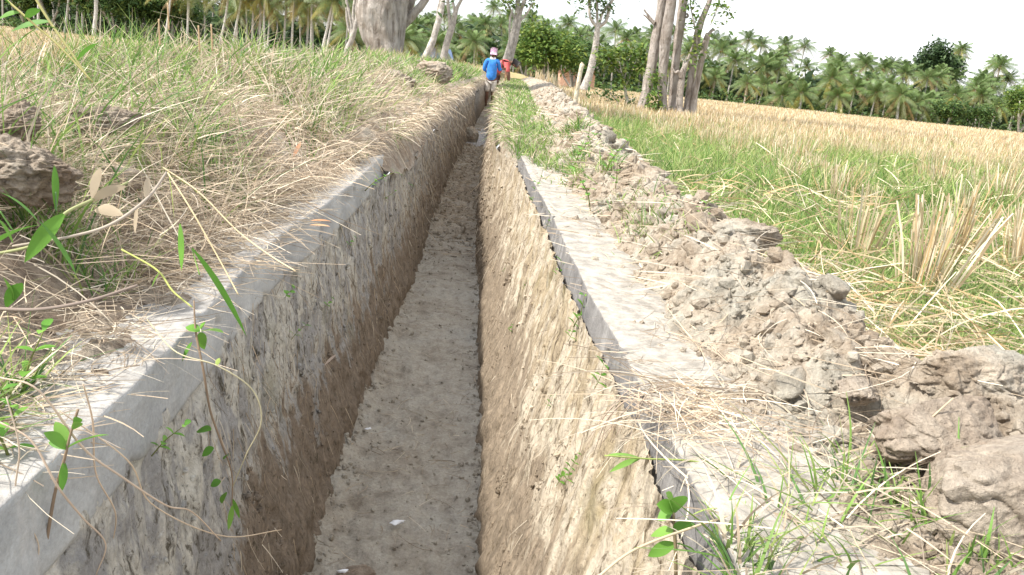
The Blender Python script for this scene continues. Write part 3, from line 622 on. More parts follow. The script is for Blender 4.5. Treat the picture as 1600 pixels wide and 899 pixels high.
stems(mb, np.stack([u+cY(Y), Y, zbed(u, Y)+.01], 1), RG.uniform(.03, .14, n), RG.uniform(.002, .005, n), RG.normal(.1, .2, n), pal(G_TAN, n)*.8, 4, .5, .1)
n = 500; Y = logY(1.4, 9, n); u = RG.uniform(-.28, .1, n)
stems(mb, np.stack([u, Y, zbed(u, Y)+.004], 1), RG.uniform(.02, .09, n), RG.uniform(.001, .002, n), RG.normal(.05, .1, n), pal(G_TAN, n)*.8, 5, .5, .05)
obj('stem_litter', mb.mesh('stem_litter'), M_straw, kind='stuff', label='dry stems littering the lips, the bed and the lower right corner')

# ------------------------------------------------------------------ trees
def px2m(px, Y): return px*Y/FPX
def leaves(mb, ctr, spread, n, size, P, flat=.8, up=.3):
    c_ = ctr[RG.integers(0, len(ctr), n)]+RG.normal(0, 1, (n, 3))*spread
    d = RG.normal(0, 1, (n, 3)); d[:, 2] = d[:, 2]*.5+up-.2; d /= np.linalg.norm(d, axis=1)[:, None]
    sd = np.cross(d, RG.normal(0, 1, (n, 3))*.5+np.array([0, 0, 1.])); sd /= np.linalg.norm(sd, axis=1)[:, None]
    s = size*RG.uniform(.6, 1.4, n)
    V, F, m_ = ribbons(c_, d, s, s*.5, side=sd, bend=np.tile([0, 0, -.25], (n, 1)), segs=2, mid=lambda t: np.array([.15, 1., .1]))
    mb.add(V, F, np.repeat(pal(P, n), m_, 0))
BARK_PALE = (.40, .372, .345); BARK_GREY = (.36, .33, .31); BARK_DARK = (.20, .165, .14)
LEAF_DK = np.array([(.05, .09, .04), (.07, .12, .045), (.09, .14, .055), (.045, .08, .035)])
LEAF_YG = np.array([(.16, .24, .05), (.11, .19, .04), (.22, .28, .06), (.08, .15, .035)])
LEAF_MD = np.array([(.07, .13, .04), (.10, .17, .05), (.055, .11, .035), (.13, .18, .05)])
def tree(name, label, base, stems_, cat='tree', crown=None, bark=BARK_PALE, rough=.12, ns=14, group=None, sub=None):
    """stems_: lists of (x, y, z, r) in world metres. First is the trunk; the others are their own children. crown: (points, spread, n, size, palette)"""
    b = np.array(base); t = empty(name, b, label=label, category=cat)
    if group: t['group'] = group
    for i, s in enumerate(stems_):
        s = np.array(s); q = smooth_path(s, max(8, len(s)*(24 if ns > 24 else 9))); mb = MB(); col = np.array(bark)*RG.uniform(.88, 1.1)
        add_tube(mb, q[:, :3]-b, q[:, 3].clip(.004), col, ns, flute=.08 if ns > 24 and i < 2 else (.05 if ns > 16 else 0), rough=rough, seed=i*3.1, rs=1.2/max(.08, q[:, 3].max())*.35)
        obj('trunk' if (i == 0 or sub == 'trunks') else 'limb', mb.mesh('trunk'), M_bark2 if ns > 16 else M_bark, t)
    if crown is not None:
        mb = MB()
        for cp in (crown if isinstance(crown, list) else [crown]):
            leaves(mb, np.array(cp[0])-b, cp[1], cp[2], cp[3], cp[4])
        obj('crown', mb.mesh('crown'), M_leaf, t)
    return t
def pp(pts, Y, dY=0.):
    """trunk line from traced points (px, py, width in px) at distance Y"""
    r = []
    for i, (x, y, w_) in enumerate(pts):
        D = Y+dY*i; p = at(x, y, D); r.append((*p, px2m(w_, D)/2))
    return r
def grow(tip, n, ln, r, seed, up=.6, depth=2):
    """random limbs above a stem end: returns stem lists and tip points"""
    rr = np.random.default_rng(seed); outp = []; tips = []
    def rec(p, d, L_, rad, k):
        pts = [(*p, rad)]; q = np.array(p)
        for j in range(3):
            d = d+rr.normal(0, .22, 3)+np.array([0, 0, up*.12]); d /= np.linalg.norm(d); q = q+d*L_/3; pts.append((*q, rad*(1-.18*(j+1))))
        outp.append(pts); tips.append(q.copy()); tips.append((q+np.array(p))/2)
        if k > 0:
            for _ in range(2 if k < depth else n):
                d2 = d+rr.normal(0, .6, 3); d2[2] = abs(d2[2])*.6+.15; d2 /= np.linalg.norm(d2); rec(q, d2, L_*.72, rad*.5, k-1)
    rec(tip, np.array([0, 0, 1.]), ln, r, depth); return outp, tips
Y = 16
base = at(604, 108, Y)
o1, t1 = grow(at(590, -60, Y), 3, 1.6, .22, 1); o2, t2 = grow(at(700, -60, Y), 3, 1.5, .10, 2); o3, t3 = grow(at(640, -60, Y), 2, 1.5, .12, 3)
big = [pp([(606, 118, 60), (604, 96, 50), (600, 72, 48), (594, 48, 50), (588, 24, 54), (588, 0, 50), (590, -30, 46), (590, -60, 40)], Y),
       pp([(608, 105, 42), (614, 80, 34), (618, 55, 30), (620, 30, 30), (622, 5, 30), (632, -25, 26), (640, -60, 18)], Y+.12),
       pp([(617, 62, 20), (628, 42, 15), (645, 24, 12), (660, 6, 11), (680, -25, 10), (700, -60, 8)], Y+.3),
       pp([(618, 50, 18), (628, 30, 14), (640, 8, 12), (650, -20, 10)], Y+.5),
       pp([(611, 66, 18), (616, 40, 13), (612, 15, 12), (606, -30, 10)], Y-.1)]
tree('thick_tree', 'thick lumpy pale-barked tree trunk splitting into several limbs, left of the channel', base, big+o1+o2+o3, crown=(t1+t2+t3, .5, 5000, .16, LEAF_MD), rough=.17, ns=56)
Y = 34; o1, t1 = grow(at(565, -10, Y), 2, 2.2, .08, 4)
tree('pale_tree', 'pale many-stemmed tree standing left of the thick lumpy trunk', at(538, 86, Y),
     [pp([(538, 92, 10), (543, 78, 9), (551, 58, 8), (558, 30, 7), (565, -10, 6)], Y), pp([(546, 72, 6), (550, 48, 5), (546, 22, 4), (540, -5, 4)], Y), pp([(554, 48, 5), (552, 20, 4), (556, -8, 4)], Y), pp([(550, 60, 5), (543, 35, 4), (541, 0, 3)], Y+.5)]+o1, crown=(t1, .7, 1200, .22, LEAF_MD), ns=10)
Y = 30; o1, t1 = grow(at(697, -30, Y), 2, 2., .08, 5)
tree('pale_tree', 'single pale leaning trunk just right of the thick lumpy tree', at(660, 104, Y), [pp([(658, 110, 13), (665, 90, 11), (677, 62, 10), (687, 25, 9), (692, 0, 8), (697, -30, 7)], Y), pp([(683, 40, 4), (684, 15, 3), (690, -10, 3)], Y)]+o1, crown=(t1, .7, 1200, .22, LEAF_MD), ns=10)
Y = 33; o1, t1 = grow(at(706, -30, Y), 2, 2., .08, 6); o2, t2 = grow(at(728, -12, Y), 2, 1.5, .05, 7)
tree('pale_tree', 'pale forking trunk between the leaning trunk and the two workers', at(690, 108, Y), [pp([(688, 114, 14), (692, 95, 11), (698, 68, 10), (706, 42, 10), (712, 18, 7), (718, 5, 5), (728, -12, 4)], Y),
     pp([(704, 46, 6), (702, 25, 5), (700, 0, 5), (706, -30, 5)], Y), pp([(711, 20, 4), (707, 0, 4), (703, -20, 3)], Y)]+o1+o2, crown=(t1+t2, .7, 1300, .22, LEAF_MD), ns=10)
Y = 36; o1, t1 = grow(at(812, -25, Y), 3, 2., .09, 8); o2, t2 = grow(at(828, -20, Y), 2, 1.6, .06, 9)
tips = [at(795, 12, Y), at(803, 4, Y), at(790, 6, Y), at(824, 8, Y), at(832, 2, Y)]
tree('pale_tree', 'pair of pale leaning trunks rising behind the worker in red', at(790, 108, Y), [pp([(786, 114, 13), (792, 90, 11), (800, 62, 10), (807, 30, 8), (809, 5, 7), (812, -25, 6)], Y), pp([(793, 108, 11), (800, 82, 9), (808, 50, 8), (813, 20, 6), (820, 0, 6), (828, -20, 5)], Y),
     pp([(796, 95, 3), (796, 60, 3), (797, 30, 3), (801, 14, 2)], Y-.5), pp([(806, 32, 4), (798, 16, 3), (792, 4, 2)], Y), pp([(812, 34, 3), (824, 20, 3), (832, 4, 2)], Y)]+o1+o2,
     crown=[(t1+t2, .7, 1500, .22, LEAF_MD), (tips, .18, 150, .2, LEAF_YG)], ns=10)
Y = 62; o1, t1 = grow(at(922, -8, Y), 2, 3., .14, 10); o2, t2 = grow(at(962, -6, Y), 2, 3., .14, 11); o3, t3 = grow(at(932, -15, Y), 3, 3., .14, 12)
tips = [at(x, y, Y) for x, y in ((912, 2), (925, 4), (940, 2), (948, 14), (942, 22), (906, 6), (938, 10), (955, -2))]
tree('forked_tree', 'slim pale tree with a candelabra fork standing alone left of the stake', at(915, 138, Y), [pp([(912, 142, 15), (920, 120, 12), (928, 85, 10), (932, 60, 9), (934, 42, 8)], Y), pp([(934, 43, 5), (926, 34, 5), (921, 20, 4), (922, -8, 4)], Y), pp([(934, 43, 6), (946, 34, 5), (951, 18, 5), (952, 8, 5), (962, -6, 4)], Y),
     pp([(934, 43, 4), (933, 20, 4), (932, -15, 4)], Y), pp([(936, 40, 4), (941, 22, 4), (950, 8, 4)], Y)]+o1+o2+o3, crown=[(t1+t2+t3, 1., 2200, .4, LEAF_MD), (tips, .4, 260, .35, LEAF_MD)], ns=10)
# clump of tall grey stems right of the channel
Y = 24; ups = [grow(at(x, -120, Y), 2, 2.4, .14, 20+i) for i, x in enumerate((1044, 1064, 1076))]
g = [pp([(1003, 186, 27), (1006, 160, 20), (1014, 125, 17), (1020, 90, 17), (1026, 55, 17), (1033, 15, 16), (1038, -50, 15), (1044, -120, 13)], Y+.1),
     pp([(1038, 190, 22), (1035, 160, 17), (1035, 125, 16), (1038, 85, 18), (1042, 50, 19), (1049, 5, 18), (1056, -50, 16), (1064, -120, 13)], Y-.3),
     pp([(1050, 186, 17), (1051, 150, 14), (1055, 105, 14), (1060, 60, 15), (1066, 15, 16), (1070, -50, 14), (1076, -120, 12)], Y+.1),
     pp([(1062, 186, 15), (1062, 160, 12), (1064, 130, 12), (1067, 112, 10), (1073, 98, 6), (1078, 84, 4), (1083, 70, 3)], Y-.4),
     pp([(1064, 122, 6), (1060, 112, 5), (1055, 114, 4), (1050, 106, 3)], Y-.45), pp([(1066, 115, 5), (1068, 103, 4), (1069, 94, 3)], Y-.4),
     pp([(1072, 186, 16), (1076, 150, 12), (1081, 110, 11), (1086, 80, 11), (1092, 45, 12), (1101, 20, 10), (1110, -2, 8), (1120, -40, 6)], Y),
     pp([(1082, 184, 14), (1085, 150, 12), (1091, 120, 11), (1097, 90, 11), (1102, 68, 11), (1107, 52, 10)], Y-.2),
     pp([(1107, 54, 5), (1112, 48, 5), (1117, 47, 3)], Y-.2), pp([(1023, 36, 6), (1015, 27, 4), (1006, 15, 3)], Y), pp([(1022, 38, 5), (1012, 28, 4), (1005, 23, 2)], Y), pp([(1072, 28, 5), (1075, 25, 4), (1073, 21, 3)], Y),
     pp([(1090, 60, 4), (1085, 40, 3), (1080, 15, 2), (1078, 0, 2)], Y-.3), pp([(1110, 40, 2), (1116, 25, 2), (1124, 10, 1.5), (1135, 14, 1)], Y-.3)]
g = [[(x_, y_, z_, r_*.86) for x_, y_, z_, r_ in q_] for q_ in g]
for a_, b_ in ups: g += a_
tp = [p for a_, b_ in ups for p in b_]
vine = [at(x, y, Y-.4) for x, y in ((1082, 5), (1090, 0), (1100, 30), (1096, 55), (1125, 10), (1130, 22), (1140, 18), (1120, 4), (1084, 30), (1085, 38), (1105, 24), (1124, 38), (1086, 52), (1072, 4), (1088, 78), (1085, 95), (1090, 70))]
foot = [at(x, y, Y-.5) for x, y in ((1022, 172), (1026, 178), (1020, 165), (1022, 120), (1026, 130), (1020, 150), (1028, 170))]
tree('stem_clump_tree', 'clump of tall thick grey trunks with broken stubs, standing in the right field', at(1045, 180, Y), g, crown=[(tp, .7, 3500, .2, LEAF_MD), (vine, .13, 330, .14, LEAF_YG), (foot, .13, 500, .12, LEAF_YG)], bark=(.40, .36, .33), rough=.14, ns=18, sub='trunks')
# leafy shrub beside the clump
Y = 27; tips = [at(x, y, Y) for x, y in ((948, 84), (955, 95), (965, 88), (975, 78), (985, 84), (995, 78), (1003, 76), (1010, 84), (960, 105), (975, 100), (990, 98), (1002, 96), (978, 118), (970, 122), (985, 125), (965, 128), (1005, 90), (996, 110), (950, 98), (940, 88))]
tree('leafy_shrub', 'yellow-green leafy shrub on thin stems between the stake and the trunk clump', at(980, 158, Y), [pp([(981, 160, 5), (976, 138, 4), (972, 118, 3), (968, 95, 2)], Y), pp([(976, 136, 3), (986, 115, 3), (995, 92, 2)], Y), pp([(972, 118, 3), (958, 102, 2), (950, 90, 2)], Y), pp([(975, 128, 3), (980, 105, 2), (986, 86, 2)], Y)], cat='shrub', crown=(tips, .15, 700, .19, LEAF_YG), ns=8)
Y = 25; tips = [at(x, y, Y) for x, y in ((938, 140), (950, 145), (965, 148), (990, 150), (1000, 160), (975, 160), (960, 138), (945, 150), (930, 148))]
tree('low_shrub', 'low scrubby bush in the stubble at the foot of the leafy shrub', at(968, 168, Y), [pp([(968, 170, 2.5), (962, 155, 2), (952, 145, 1.5)], Y), pp([(975, 172, 2.5), (980, 160, 2), (995, 152, 1.5)], Y)], cat='shrub', crown=(tips, .18, 300, .13, LEAF_MD), ns=6)
# broadleaf trees in front of the grove
def broadleaf(px, py, Y, cw, ch, P, label, n=2600, leaf=.42, nst=3, lean=0, name='broadleaf_tree'):
    b = at(px, py, Y); b[2] = min(b[2], float(zr(b[0]-cY(60), Y, False)) if b[0] > 0 else b[2]); rr = np.random.default_rng(int(px+py))
    st = []; tips = []
    for i in range(nst):
        a = rr.uniform(0, 6.28); q = b+np.array([math.cos(a)*cw*.25+lean, math.sin(a)*cw*.2, ch*.62])
        m_ = (b+q)/2+rr.normal(0, .15*cw/4, 3); st.append([(*b, .045*ch/2), (*m_, .035*ch/2), (*q, .02*ch/2)])
    for _ in range(26):
        a = rr.uniform(0, 6.28); r_ = math.sqrt(rr.random())*cw*.5; h = ch*(.42+.52*rr.random()*(1-.5*(r_/(cw*.5))**2))
        tips.append(b+np.array([math.cos(a)*r_+lean, math.sin(a)*r_*.8, h]))
    return tree(name, label, b, st, crown=(tips, cw*.085, n, leaf, P), ns=8)
broadleaf(848, 128, 78, 6.2, 5.6, LEAF_YG, 'spreading yellow-green tree with slanting pale stems behind the stake', nst=5, n=4200)
broadleaf(895, 130, 84, 5.6, 5.4, LEAF_MD, 'rounded green tree right behind the candelabra-forked tree', nst=4, n=3600)
broadleaf(822, 122, 88, 4.6, 5.8, LEAF_MD, 'dark green tree just right of the pair of leaning trunks', nst=3, n=2600)
broadleaf(1447, 190, 152, 7.8, 17.4, LEAF_DK, 'tall round-headed dark tree rising above the palm grove at right', n=5200, leaf=.7)
broadleaf(1592, 206, 118, 6., 7.6, LEAF_YG, 'yellow-green tree at the right edge of the palm grove', n=2800)
broadleaf(1528, 205, 122, 4.5, 4.0, LEAF_MD, 'low green tree among the palms near the right edge', n=1800)
broadleaf(1478, 196, 122, 5, 4.6, LEAF_MD, 'bushy green tree below the tall paired palms', n=2000)
for i, (x, y, D, cw, ch) in enumerate(((80, 38, 118, 9, 9), (180, 52, 112, 9, 7), (225, 56, 120, 10, 9), (150, 48, 124, 9, 10), (268, 60, 116, 8, 6), (36, 34, 122, 7, 6))):
    broadleaf(x, y, D, cw, ch, LEAF_MD, ('bushy broadleaf tree at the far left corner of the field', 'low broadleaf tree right of the bare grey trunks at far left', 'broad green tree below the leaning palms at left', 'tall green tree behind the lone white trunk at left', 'small green tree in front of the palms left of centre', 'small dark tree nearest the left edge')[i], n=3400, leaf=.55)

# ------------------------------------------------------------------ coconut palms
def palm_meshes(seed, fr=24, L_=3.4):
    rr = np.random.default_rng(seed); mb = MB(); cn = MB()
    for i in range(fr):
        q = i/fr; a = i*2.4+rr.uniform(-.2, .2); el = math.radians(82-118*q+rr.uniform(-8, 8)); ln = L_*rr.uniform(.85, 1.1)*(1-.15*(q < .15))
        t = np.linspace(0, 1, 9); h = np.array([math.cos(a), math.sin(a), 0]); droop = .35+.55*q
        P = (h*math.cos(el))[None]*t[:, None]*ln; P[:, 2] = math.sin(el)*t*ln-droop*ln*.75*t**2.2; P += h*(.12*ln*t**2)[:, None]*(1-q)
        if q < .55: col = np.array((.125, .19, .06))
        elif q < .78: col = np.array((.18, .235, .085))
        else: col = np.array([(.34, .30, .07), (.20, .22, .06), (.30, .20, .08)][rr.integers(0, 3)])
        col = col*rr.uniform(.8, 1.25)
        add_tube(mb, P, np.linspace(.045, .012, 9), np.array((.26, .25, .10)), 3, cap=False)
        tt = np.linspace(.12, .99, 26); B = np.stack([np.interp(tt, t, P[:, k]) for k in range(3)], 1)
        T = np.gradient(B, axis=0); T /= np.linalg.norm(T, axis=1)[:, None]; S = np.cross(T, [0, 0, 1.]); S /= np.linalg.norm(S, axis=1)[:, None]+1e-6
        for sg in (-1, 1):
            d = S*sg*.75+T*.55-np.array([0, 0, .25+.35*q]); d /= np.linalg.norm(d, axis=1)[:, None]
            ll = ln*.26*np.sin(np.pi*(tt*.85+.1))**.6*rr.uniform(.85, 1.15, 26)
            V, F, m_ = ribbons(B, d, ll, np.full(26, .075), side=T, bend=np.tile([0, 0, -.35-.3*q], (26, 1)), segs=2, tip=.2)
            mb.add(V, F, col*np.repeat(rr.uniform(.8, 1.25, (26, 1)), m_, 0))
    for k in range(9):
        V, F = ICO[1]; a = k*.7; cn.add(V*.14*np.array([1, 1, 1.2])+np.array([.25*math.cos(a), .25*math.sin(a), -.25-.12*(k % 2)]), F, (.30, .17, .06) if k % 3 else (.16, .2, .05))
    return mb.mesh('palm_crown'), cn.mesh('coconuts')
palm_src = [palm_meshes(i, 26-2*(i % 3), 3.2+.25*(i % 3)) for i in range(5)]
for a_, b_ in palm_src: a_.materials.append(M_palm); b_.materials.append(M_bark)
def trunk_mesh(h, seed, r=.15):
    rr = np.random.default_rng(seed); lean = rr.normal(0, .05, 2)*h; t = np.linspace(0, 1, 9)
    P = np.stack([lean[0]*t**1.5, lean[1]*t**1.5, h*t-.15], 1); mb = MB(); add_tube(mb, P, r*(1.15-.45*t**.5+.35*np.exp(-t*14)), (.44, .41, .38), 8, rough=.08)
    me = mb.mesh('palm_trunk'); me.materials.append(M_bark); return me, P[-1]
trunks = {}
def palm(x, y, z, h, k, label, s=1., group='coconut palms of the grove', r=.15, lean=None):
    key = (round(h*2)/2, k % 3, r)
    if key not in trunks: trunks[key] = trunk_mesh(key[0], k % 3+int(key[0]*7), r)
    me, top = trunks[key]
    t = empty('coconut_palm', (x, y, z), RG.uniform(0, 6.28), label=label, category='palm tree')
    if lean is not None: t.rotation_euler = (0, lean, 0)
    if group: t['group'] = group
    obj('trunk', me, None, t); c_ = obj('crown', palm_src[k % 5][0], None, t); c_.location = top; c_.scale = (s,)*3
    c_.rotation_euler = (RG.normal(0, .08), RG.normal(0, .08), RG.uniform(0, 6.28))
    n_ = obj('coconuts', palm_src[k % 5][1], None, t); n_.location = top; n_.scale = (s,)*3
    return t
def gz(x, y): return float(ground_z(np.array(x-float(cY(min(y, 60)))), np.array(float(y))))
k = 0
LB = {0: 'yellow-skirted coconut palm in the front row of the grove beyond the right field',
      1: 'coconut palm standing in the grove behind the front row, beyond the right field',
      2: 'tall coconut palm at the back of the grove beyond the right field'}
LBL = {0: 'short coconut palm at the front of the grove beyond the left field', 1: 'slender grey-trunked coconut palm of the grove beyond the left field', 2: 'tall coconut palm at the back of the grove beyond the left field'}
for row, (D0, dx, h0, h1) in enumerate(((128, 4.2, 3.4, 5.8), (138, 3.5, 5.4, 7.8), (147, 3.7, 7.6, 9.6), (157, 3.9, 9.6, 12.2))):
    x = -86*D0/128
    while x < 100*D0/128:
        xx = x+RG.uniform(-1.4, 1.4); yy = D0+RG.uniform(-3.5, 3.5); left = xx/yy < -.10
        h = RG.uniform(h0, h1)*(1.0+(.55 if xx/yy < -.30 else .45*ss(-.08, -.30, xx/yy)))
        if xx/yy < -.34 and row == 0: h += 3
        if -.13 < xx/yy < .16: h *= .95
        palm(xx, yy, gz(xx, yy), h, k, (LBL if left else LB)[min(row, 2)], RG.uniform(.62, 1.02), 'coconut palms '+('beyond the left field' if left else 'beyond the right field')+(', front row', ', middle row', ', back row', ', back row')[row])
        k += 1; x += dx*RG.uniform(.75, 1.25)
for (px, pt, D, lab, s) in ((1494, 76, 170, 'tall palm of the pair rising right of the round-headed tree', .8), (1504, 86, 174, 'lower palm of the pair rising right of the round-headed tree', .75), (1558, 97, 172, 'lone tall palm against the sky near the right edge', .85), (792, 50, 160, 'palm head poking above the grove right of the paired trunks', .8)):
    p = at(px, pt, D); z0 = gz(p[0], p[1]); h = p[2]-z0; t = palm(p[0], p[1], z0, h, k, lab, s, None, .17); k += 1
# bare grey trunks of the left grove, nearer and taller
for i, (bx, by, tx, ty, D, r) in enumerate(((145, 40, 146, 0, 108, .24), (100, 40, 108, -6, 112, .15), (118, 42, 124, -4, 114, .15), (127, 32, 130, 0, 116, .15), (58, 26, 60, -6, 112, .15), (256, 48, 266, 0, 108, .13), (340, 52, 356, -4, 108, .15), (362, 58, 378, -4, 108, .15), (394, 52, 397, -8, 110, .15), (416, 68, 415, -6, 108, .15), (406, 62, 407, -8, 110, .15), (443, 64, 449, 0, 110, .14), (456, 60, 460, -4, 108, .14),
      (478, 72, 482, -6, 112, .14), (485, 70, 487, -6, 108, .14), (500, 70, 520, 4, 106, .17), (508, 68, 523, 0, 106, .12), (291, 30, 296, -3, 112, .12), (538, 78, 544, 30, 112, .11), (292, 50, 293, 10, 112, .14), (628, 92, 628, 60, 108, .16), (633, 93, 633, 62, 110, .15), (640, 94, 640, 64, 112, .15), (680, 96, 684, 70, 112, .14), (1215, 170, 1222, 150, 125, .2), (1305, 176, 1309, 150, 124, .2), (1402, 187, 1407, 150, 124, .2), (1430, 190, 1434, 162, 126, .2), (1410, 188, 1412, 168, 125, .18), (1249, 170, 1252, 146, 124, .2))):
    b = at(bx, by, D); b[2] = gz(b[0], b[1])-.1; top = at(tx, ty, D); sc = max(1.0, (8. if tx < 600 and bx < 540 else 0)/(top[2]-b[2])); top = b+(top-b)*sc
    t = empty('coconut_palm', b, category='palm tree'); mid = (b+top)/2+RG.normal(0, .12, 3)
    mb = MB(); add_tube(mb, smooth_path([np.zeros(3), mid-b, top-b], 12), np.linspace(r*1.15, r*.8, 12), (.50, .48, .46), 8, rough=.06); obj('trunk', mb.mesh('palm_trunk'), M_bark, t)
    c_ = obj('crown', palm_src[i % 5][0], None, t); c_.location = top-b; c_.rotation_euler[2] = i; c_.scale = (.95,)*3
    if bx < 600: t['label'] = 'slender pale coconut trunk standing at the edge of the left field'; t['group'] = 'pale palm trunks at the left field edge'
    elif bx < 700: t['label'] = 'thin palm trunk in the shade right of the thick lumpy tree'; t['group'] = 'thin palm trunks near the centre'
    else: t['label'] = 'pale-trunked palm at the front edge of the right grove'; t['group'] = 'pale palm trunks at the right field edge'
bpy.data.objects['coconut_palm'].name = 'coconut_palm'
# undergrowth and the wood behind
mb = MB()
n = 30000; D = RG.uniform(134, 182, n); th = RG.uniform(-.66, .78, n); h = RG.random(n)**.8*(6.3+1.5*pn(th*30, D*.1))*(1+.5*ss(-.2, -.4, th))
x = th*D; c_ = np.stack([x, D, ground_z(x, np.minimum(D, 150))+h], 1)
leaves(mb, c_, .1, n, 1.5, LEAF_DK)
n = 9000; D = RG.uniform(122, 136, n); th = RG.uniform(-.66, .78, n); h = RG.random(n)*np.clip(1.5+1.8*pn(th*45, D*.15), .25, 3.6); x = th*D
leaves(mb, np.stack([x, D, ground_z(x, D)+h], 1), .1, n, .55, LEAF_MD)
obj('far_undergrowth', mb.mesh('far_undergrowth'), M_leaf, kind='stuff', label='dark undergrowth filling the palm grove')
xs = np.linspace(-150, 165, 160); zs = np.linspace(0, 1, 12); Xg, Zg = np.meshgrid(xs, zs)
hh = 6.2+1.8*pn(xs*.05, 3.)+1.2*pn(xs*.2, 4.)+3.*ss(-30, -60, xs)
Yg2 = 183+20*Zg**2+3*pn(Xg*.2, Zg*4)
m, t, b = mat('far_wood', .9, .1); t.links.new(ramp(t, noise(t, .8, 8, .7), [(.35, (.02, .04, .015)), (.65, (.07, .115, .04))]), b.inputs['Base Color'])
obj('far_wood', fast_mesh('far_wood', np.stack([Xg, Yg2, -2.2+(hh[None]*np.sin(Zg*np.pi/2))], -1).reshape(-1, 3), grid_faces(12, 160)), m, kind='stuff', label='distant wood closing the view behind the palms')

# ------------------------------------------------------------------ small plants
G_WEED = np.array([(.11, .27, .04), (.15, .33, .05), (.20, .38, .07)])
def leaf_piece(mb, p, d, ln, wd, col, segs=6, fold=.15, droop=.3, side=None):
    p = np.array(p, float); d = np.array(d, float); d /= np.linalg.norm(d)
    s = np.cross(d, [0, 0, 1.]) if side is None else np.array(side, float); s /= np.linalg.norm(s)+1e-9; n = np.cross(s, d)
    t = np.linspace(0, 1, segs+1); c_ = p+d*ln*t[:, None]-np.array([0, 0, 1.])*droop*ln*(t**2)[:, None]
    w_ = wd*.5*np.sin(np.pi*np.clip(t*.96+.04, 0, 1))**.8
    V = np.stack([c_-s*w_[:, None]+n*(w_*fold)[:, None], c_, c_+s*w_[:, None]+n*(w_*fold)[:, None]], 1).reshape(-1, 3)
    k = np.arange(segs)*3; F = np.concatenate([np.stack([k, k+1, k+4, k+3], 1), np.stack([k+1, k+2, k+5, k+4], 1)])
    mb.add(V, F, col)
def weed_src(seed, h, nl, ll, lw, lean=.3, pair=True, col=(.22, .24, .08)):
    rr = np.random.default_rng(seed); mb = MB(); lf = MB()
    path = smooth_path([(0, 0, 0), (lean*h*.3, 0, h*.5), (lean*h, 0, h)], 8); add_tube(mb, path, np.linspace(.0016, .0007, 8)*h/.08, col, 5)
    for i in range(nl):
        f = .35+.65*(i//2 if pair else i)/max(1, (nl-1)//(2 if pair else 1)); q = path[min(7, int(f*7))]; a = (i % 2)*math.pi+(i//2)*1.4+rr.uniform(-.4, .4)
        leaf_piece(lf, q, (math.cos(a), math.sin(a), .55), ll*rr.uniform(.7, 1.2), lw*rr.uniform(.8, 1.2), G_WEED[rr.integers(0, 3)]*rr.uniform(.85, 1.2), droop=.35)
    return mb.mesh('stem'), lf.mesh('leaves')
weeds = [weed_src(1, .05, 6, .022, .008), weed_src(2, .07, 8, .026, .009), weed_src(3, .04, 5, .018, .010), weed_src(4, .09, 10, .030, .010, .5)]
for a_, b_ in weeds: a_.materials.append(M_leaf); b_.materials.append(M_leaf)
def weed(loc, k, s, label, tilt=(0, 0), rz=0, group=None):
    t = empty('weed', loc, label=label, category='small plant'); t.rotation_euler = (tilt[0], tilt[1], rz); t.scale = (s,)*3
    if group: t['group'] = group
    obj('stem', weeds[k][0], None, t); obj('leaves', weeds[k][1], None, t); return t
def on_wall(px, py, side, off=.0):
    zz, uu = ((-.42, -.53, -.60, -.80, -.95, -1.05, -1.17), (-.39, -.39, -.39, -.365, -.33, -.305, -.29)) if side < 0 else ((-.42, -.50, -.56, -.72, -.88, -1.02, -1.17), (.26, .252, .238, .205, .165, .125, .10))
    best = None
    for Y in np.exp(np.linspace(math.log(.45), math.log(14), 900)):
        p = at(px, py, Y); e = abs(p[0]-float(cY(Y))-np.interp(p[2], zz[::-1], uu[::-1])-side*0)
        if -1.17 < p[2] < -.41 and (best is None or e < best[0]): best = (e, p)
    p = best[1]; p[0] -= side*off; return p
WR = [(905, 512, 1, 1.1, 'bright weed sprouting just below the right lip, level with its middle'), (896, 535, 0, .9, 'small companion sprout below the bright weed under the right lip'), (940, 608, 0, 1.0, 'two-leafed weed at the foot of the right lip, above the dry roots'), (862, 640, 2, .8, None), (880, 760, 2, 1., None), (893, 757, 0, .7, None), (845, 290, 0, 1.3, None), (832, 325, 1, 1.5, None), (875, 440, 0, 1.1, None), (812, 262, 2, 1.6, None), (822, 455, 2, .9, None), (800, 520, 2, .8, None), (905, 730, 2, .7, None), (790, 430, 2, 1.1, None), (858, 360, 0, 1.1, None)]
for i, (x, y, k, s, lab) in enumerate(WR):
    weed(on_wall(x, y, 1, .012), k, s*.9, lab or 'tiny green weed rooted in the tan silt of the right channel wall', (0, -.5), RG.uniform(-.6, .6)+math.pi, None if lab else 'tiny weeds on the right channel wall')
WL = [(222, 712, 1, .9, 'three-leafed weed on the left wall right of the leafy sapling'), (447, 530, 0, 1.0, 'tiny green sprout alone on the pale middle of the left wall'), (565, 298, 3, 1.5, 'broad-leafed weed on the top edge where the left lip vanishes into straw'), (590, 320, 1, 1.4, None), (500, 480, 2, 1., None), (436, 465, 2, 1.1, None), (620, 300, 0, 1.6, None), (535, 385, 2, 1.2, None)]
for i, (x, y, k, s, lab) in enumerate(WL):
    weed(on_wall(x, y, -1, .012), k, s*.85, lab or 'tiny green weed rooted in the streaked left channel wall', (0, .5), RG.uniform(-.6, .6), None if lab else 'tiny weeds on the left channel wall')
BW = [(15, 625, 3, 1.), (40, 350, 3, 1.3), (110, 400, 1, 1.2), (30, 540, 1, 1.2), (20, 590, 0, 1.), (940, 300, 3, 1.6), (925, 320, 3, 1.5), (960, 310, 1, 1.5), (1085, 395, 3, 1.), (895, 265, 3, 1.8), (915, 250, 1, 1.9)]
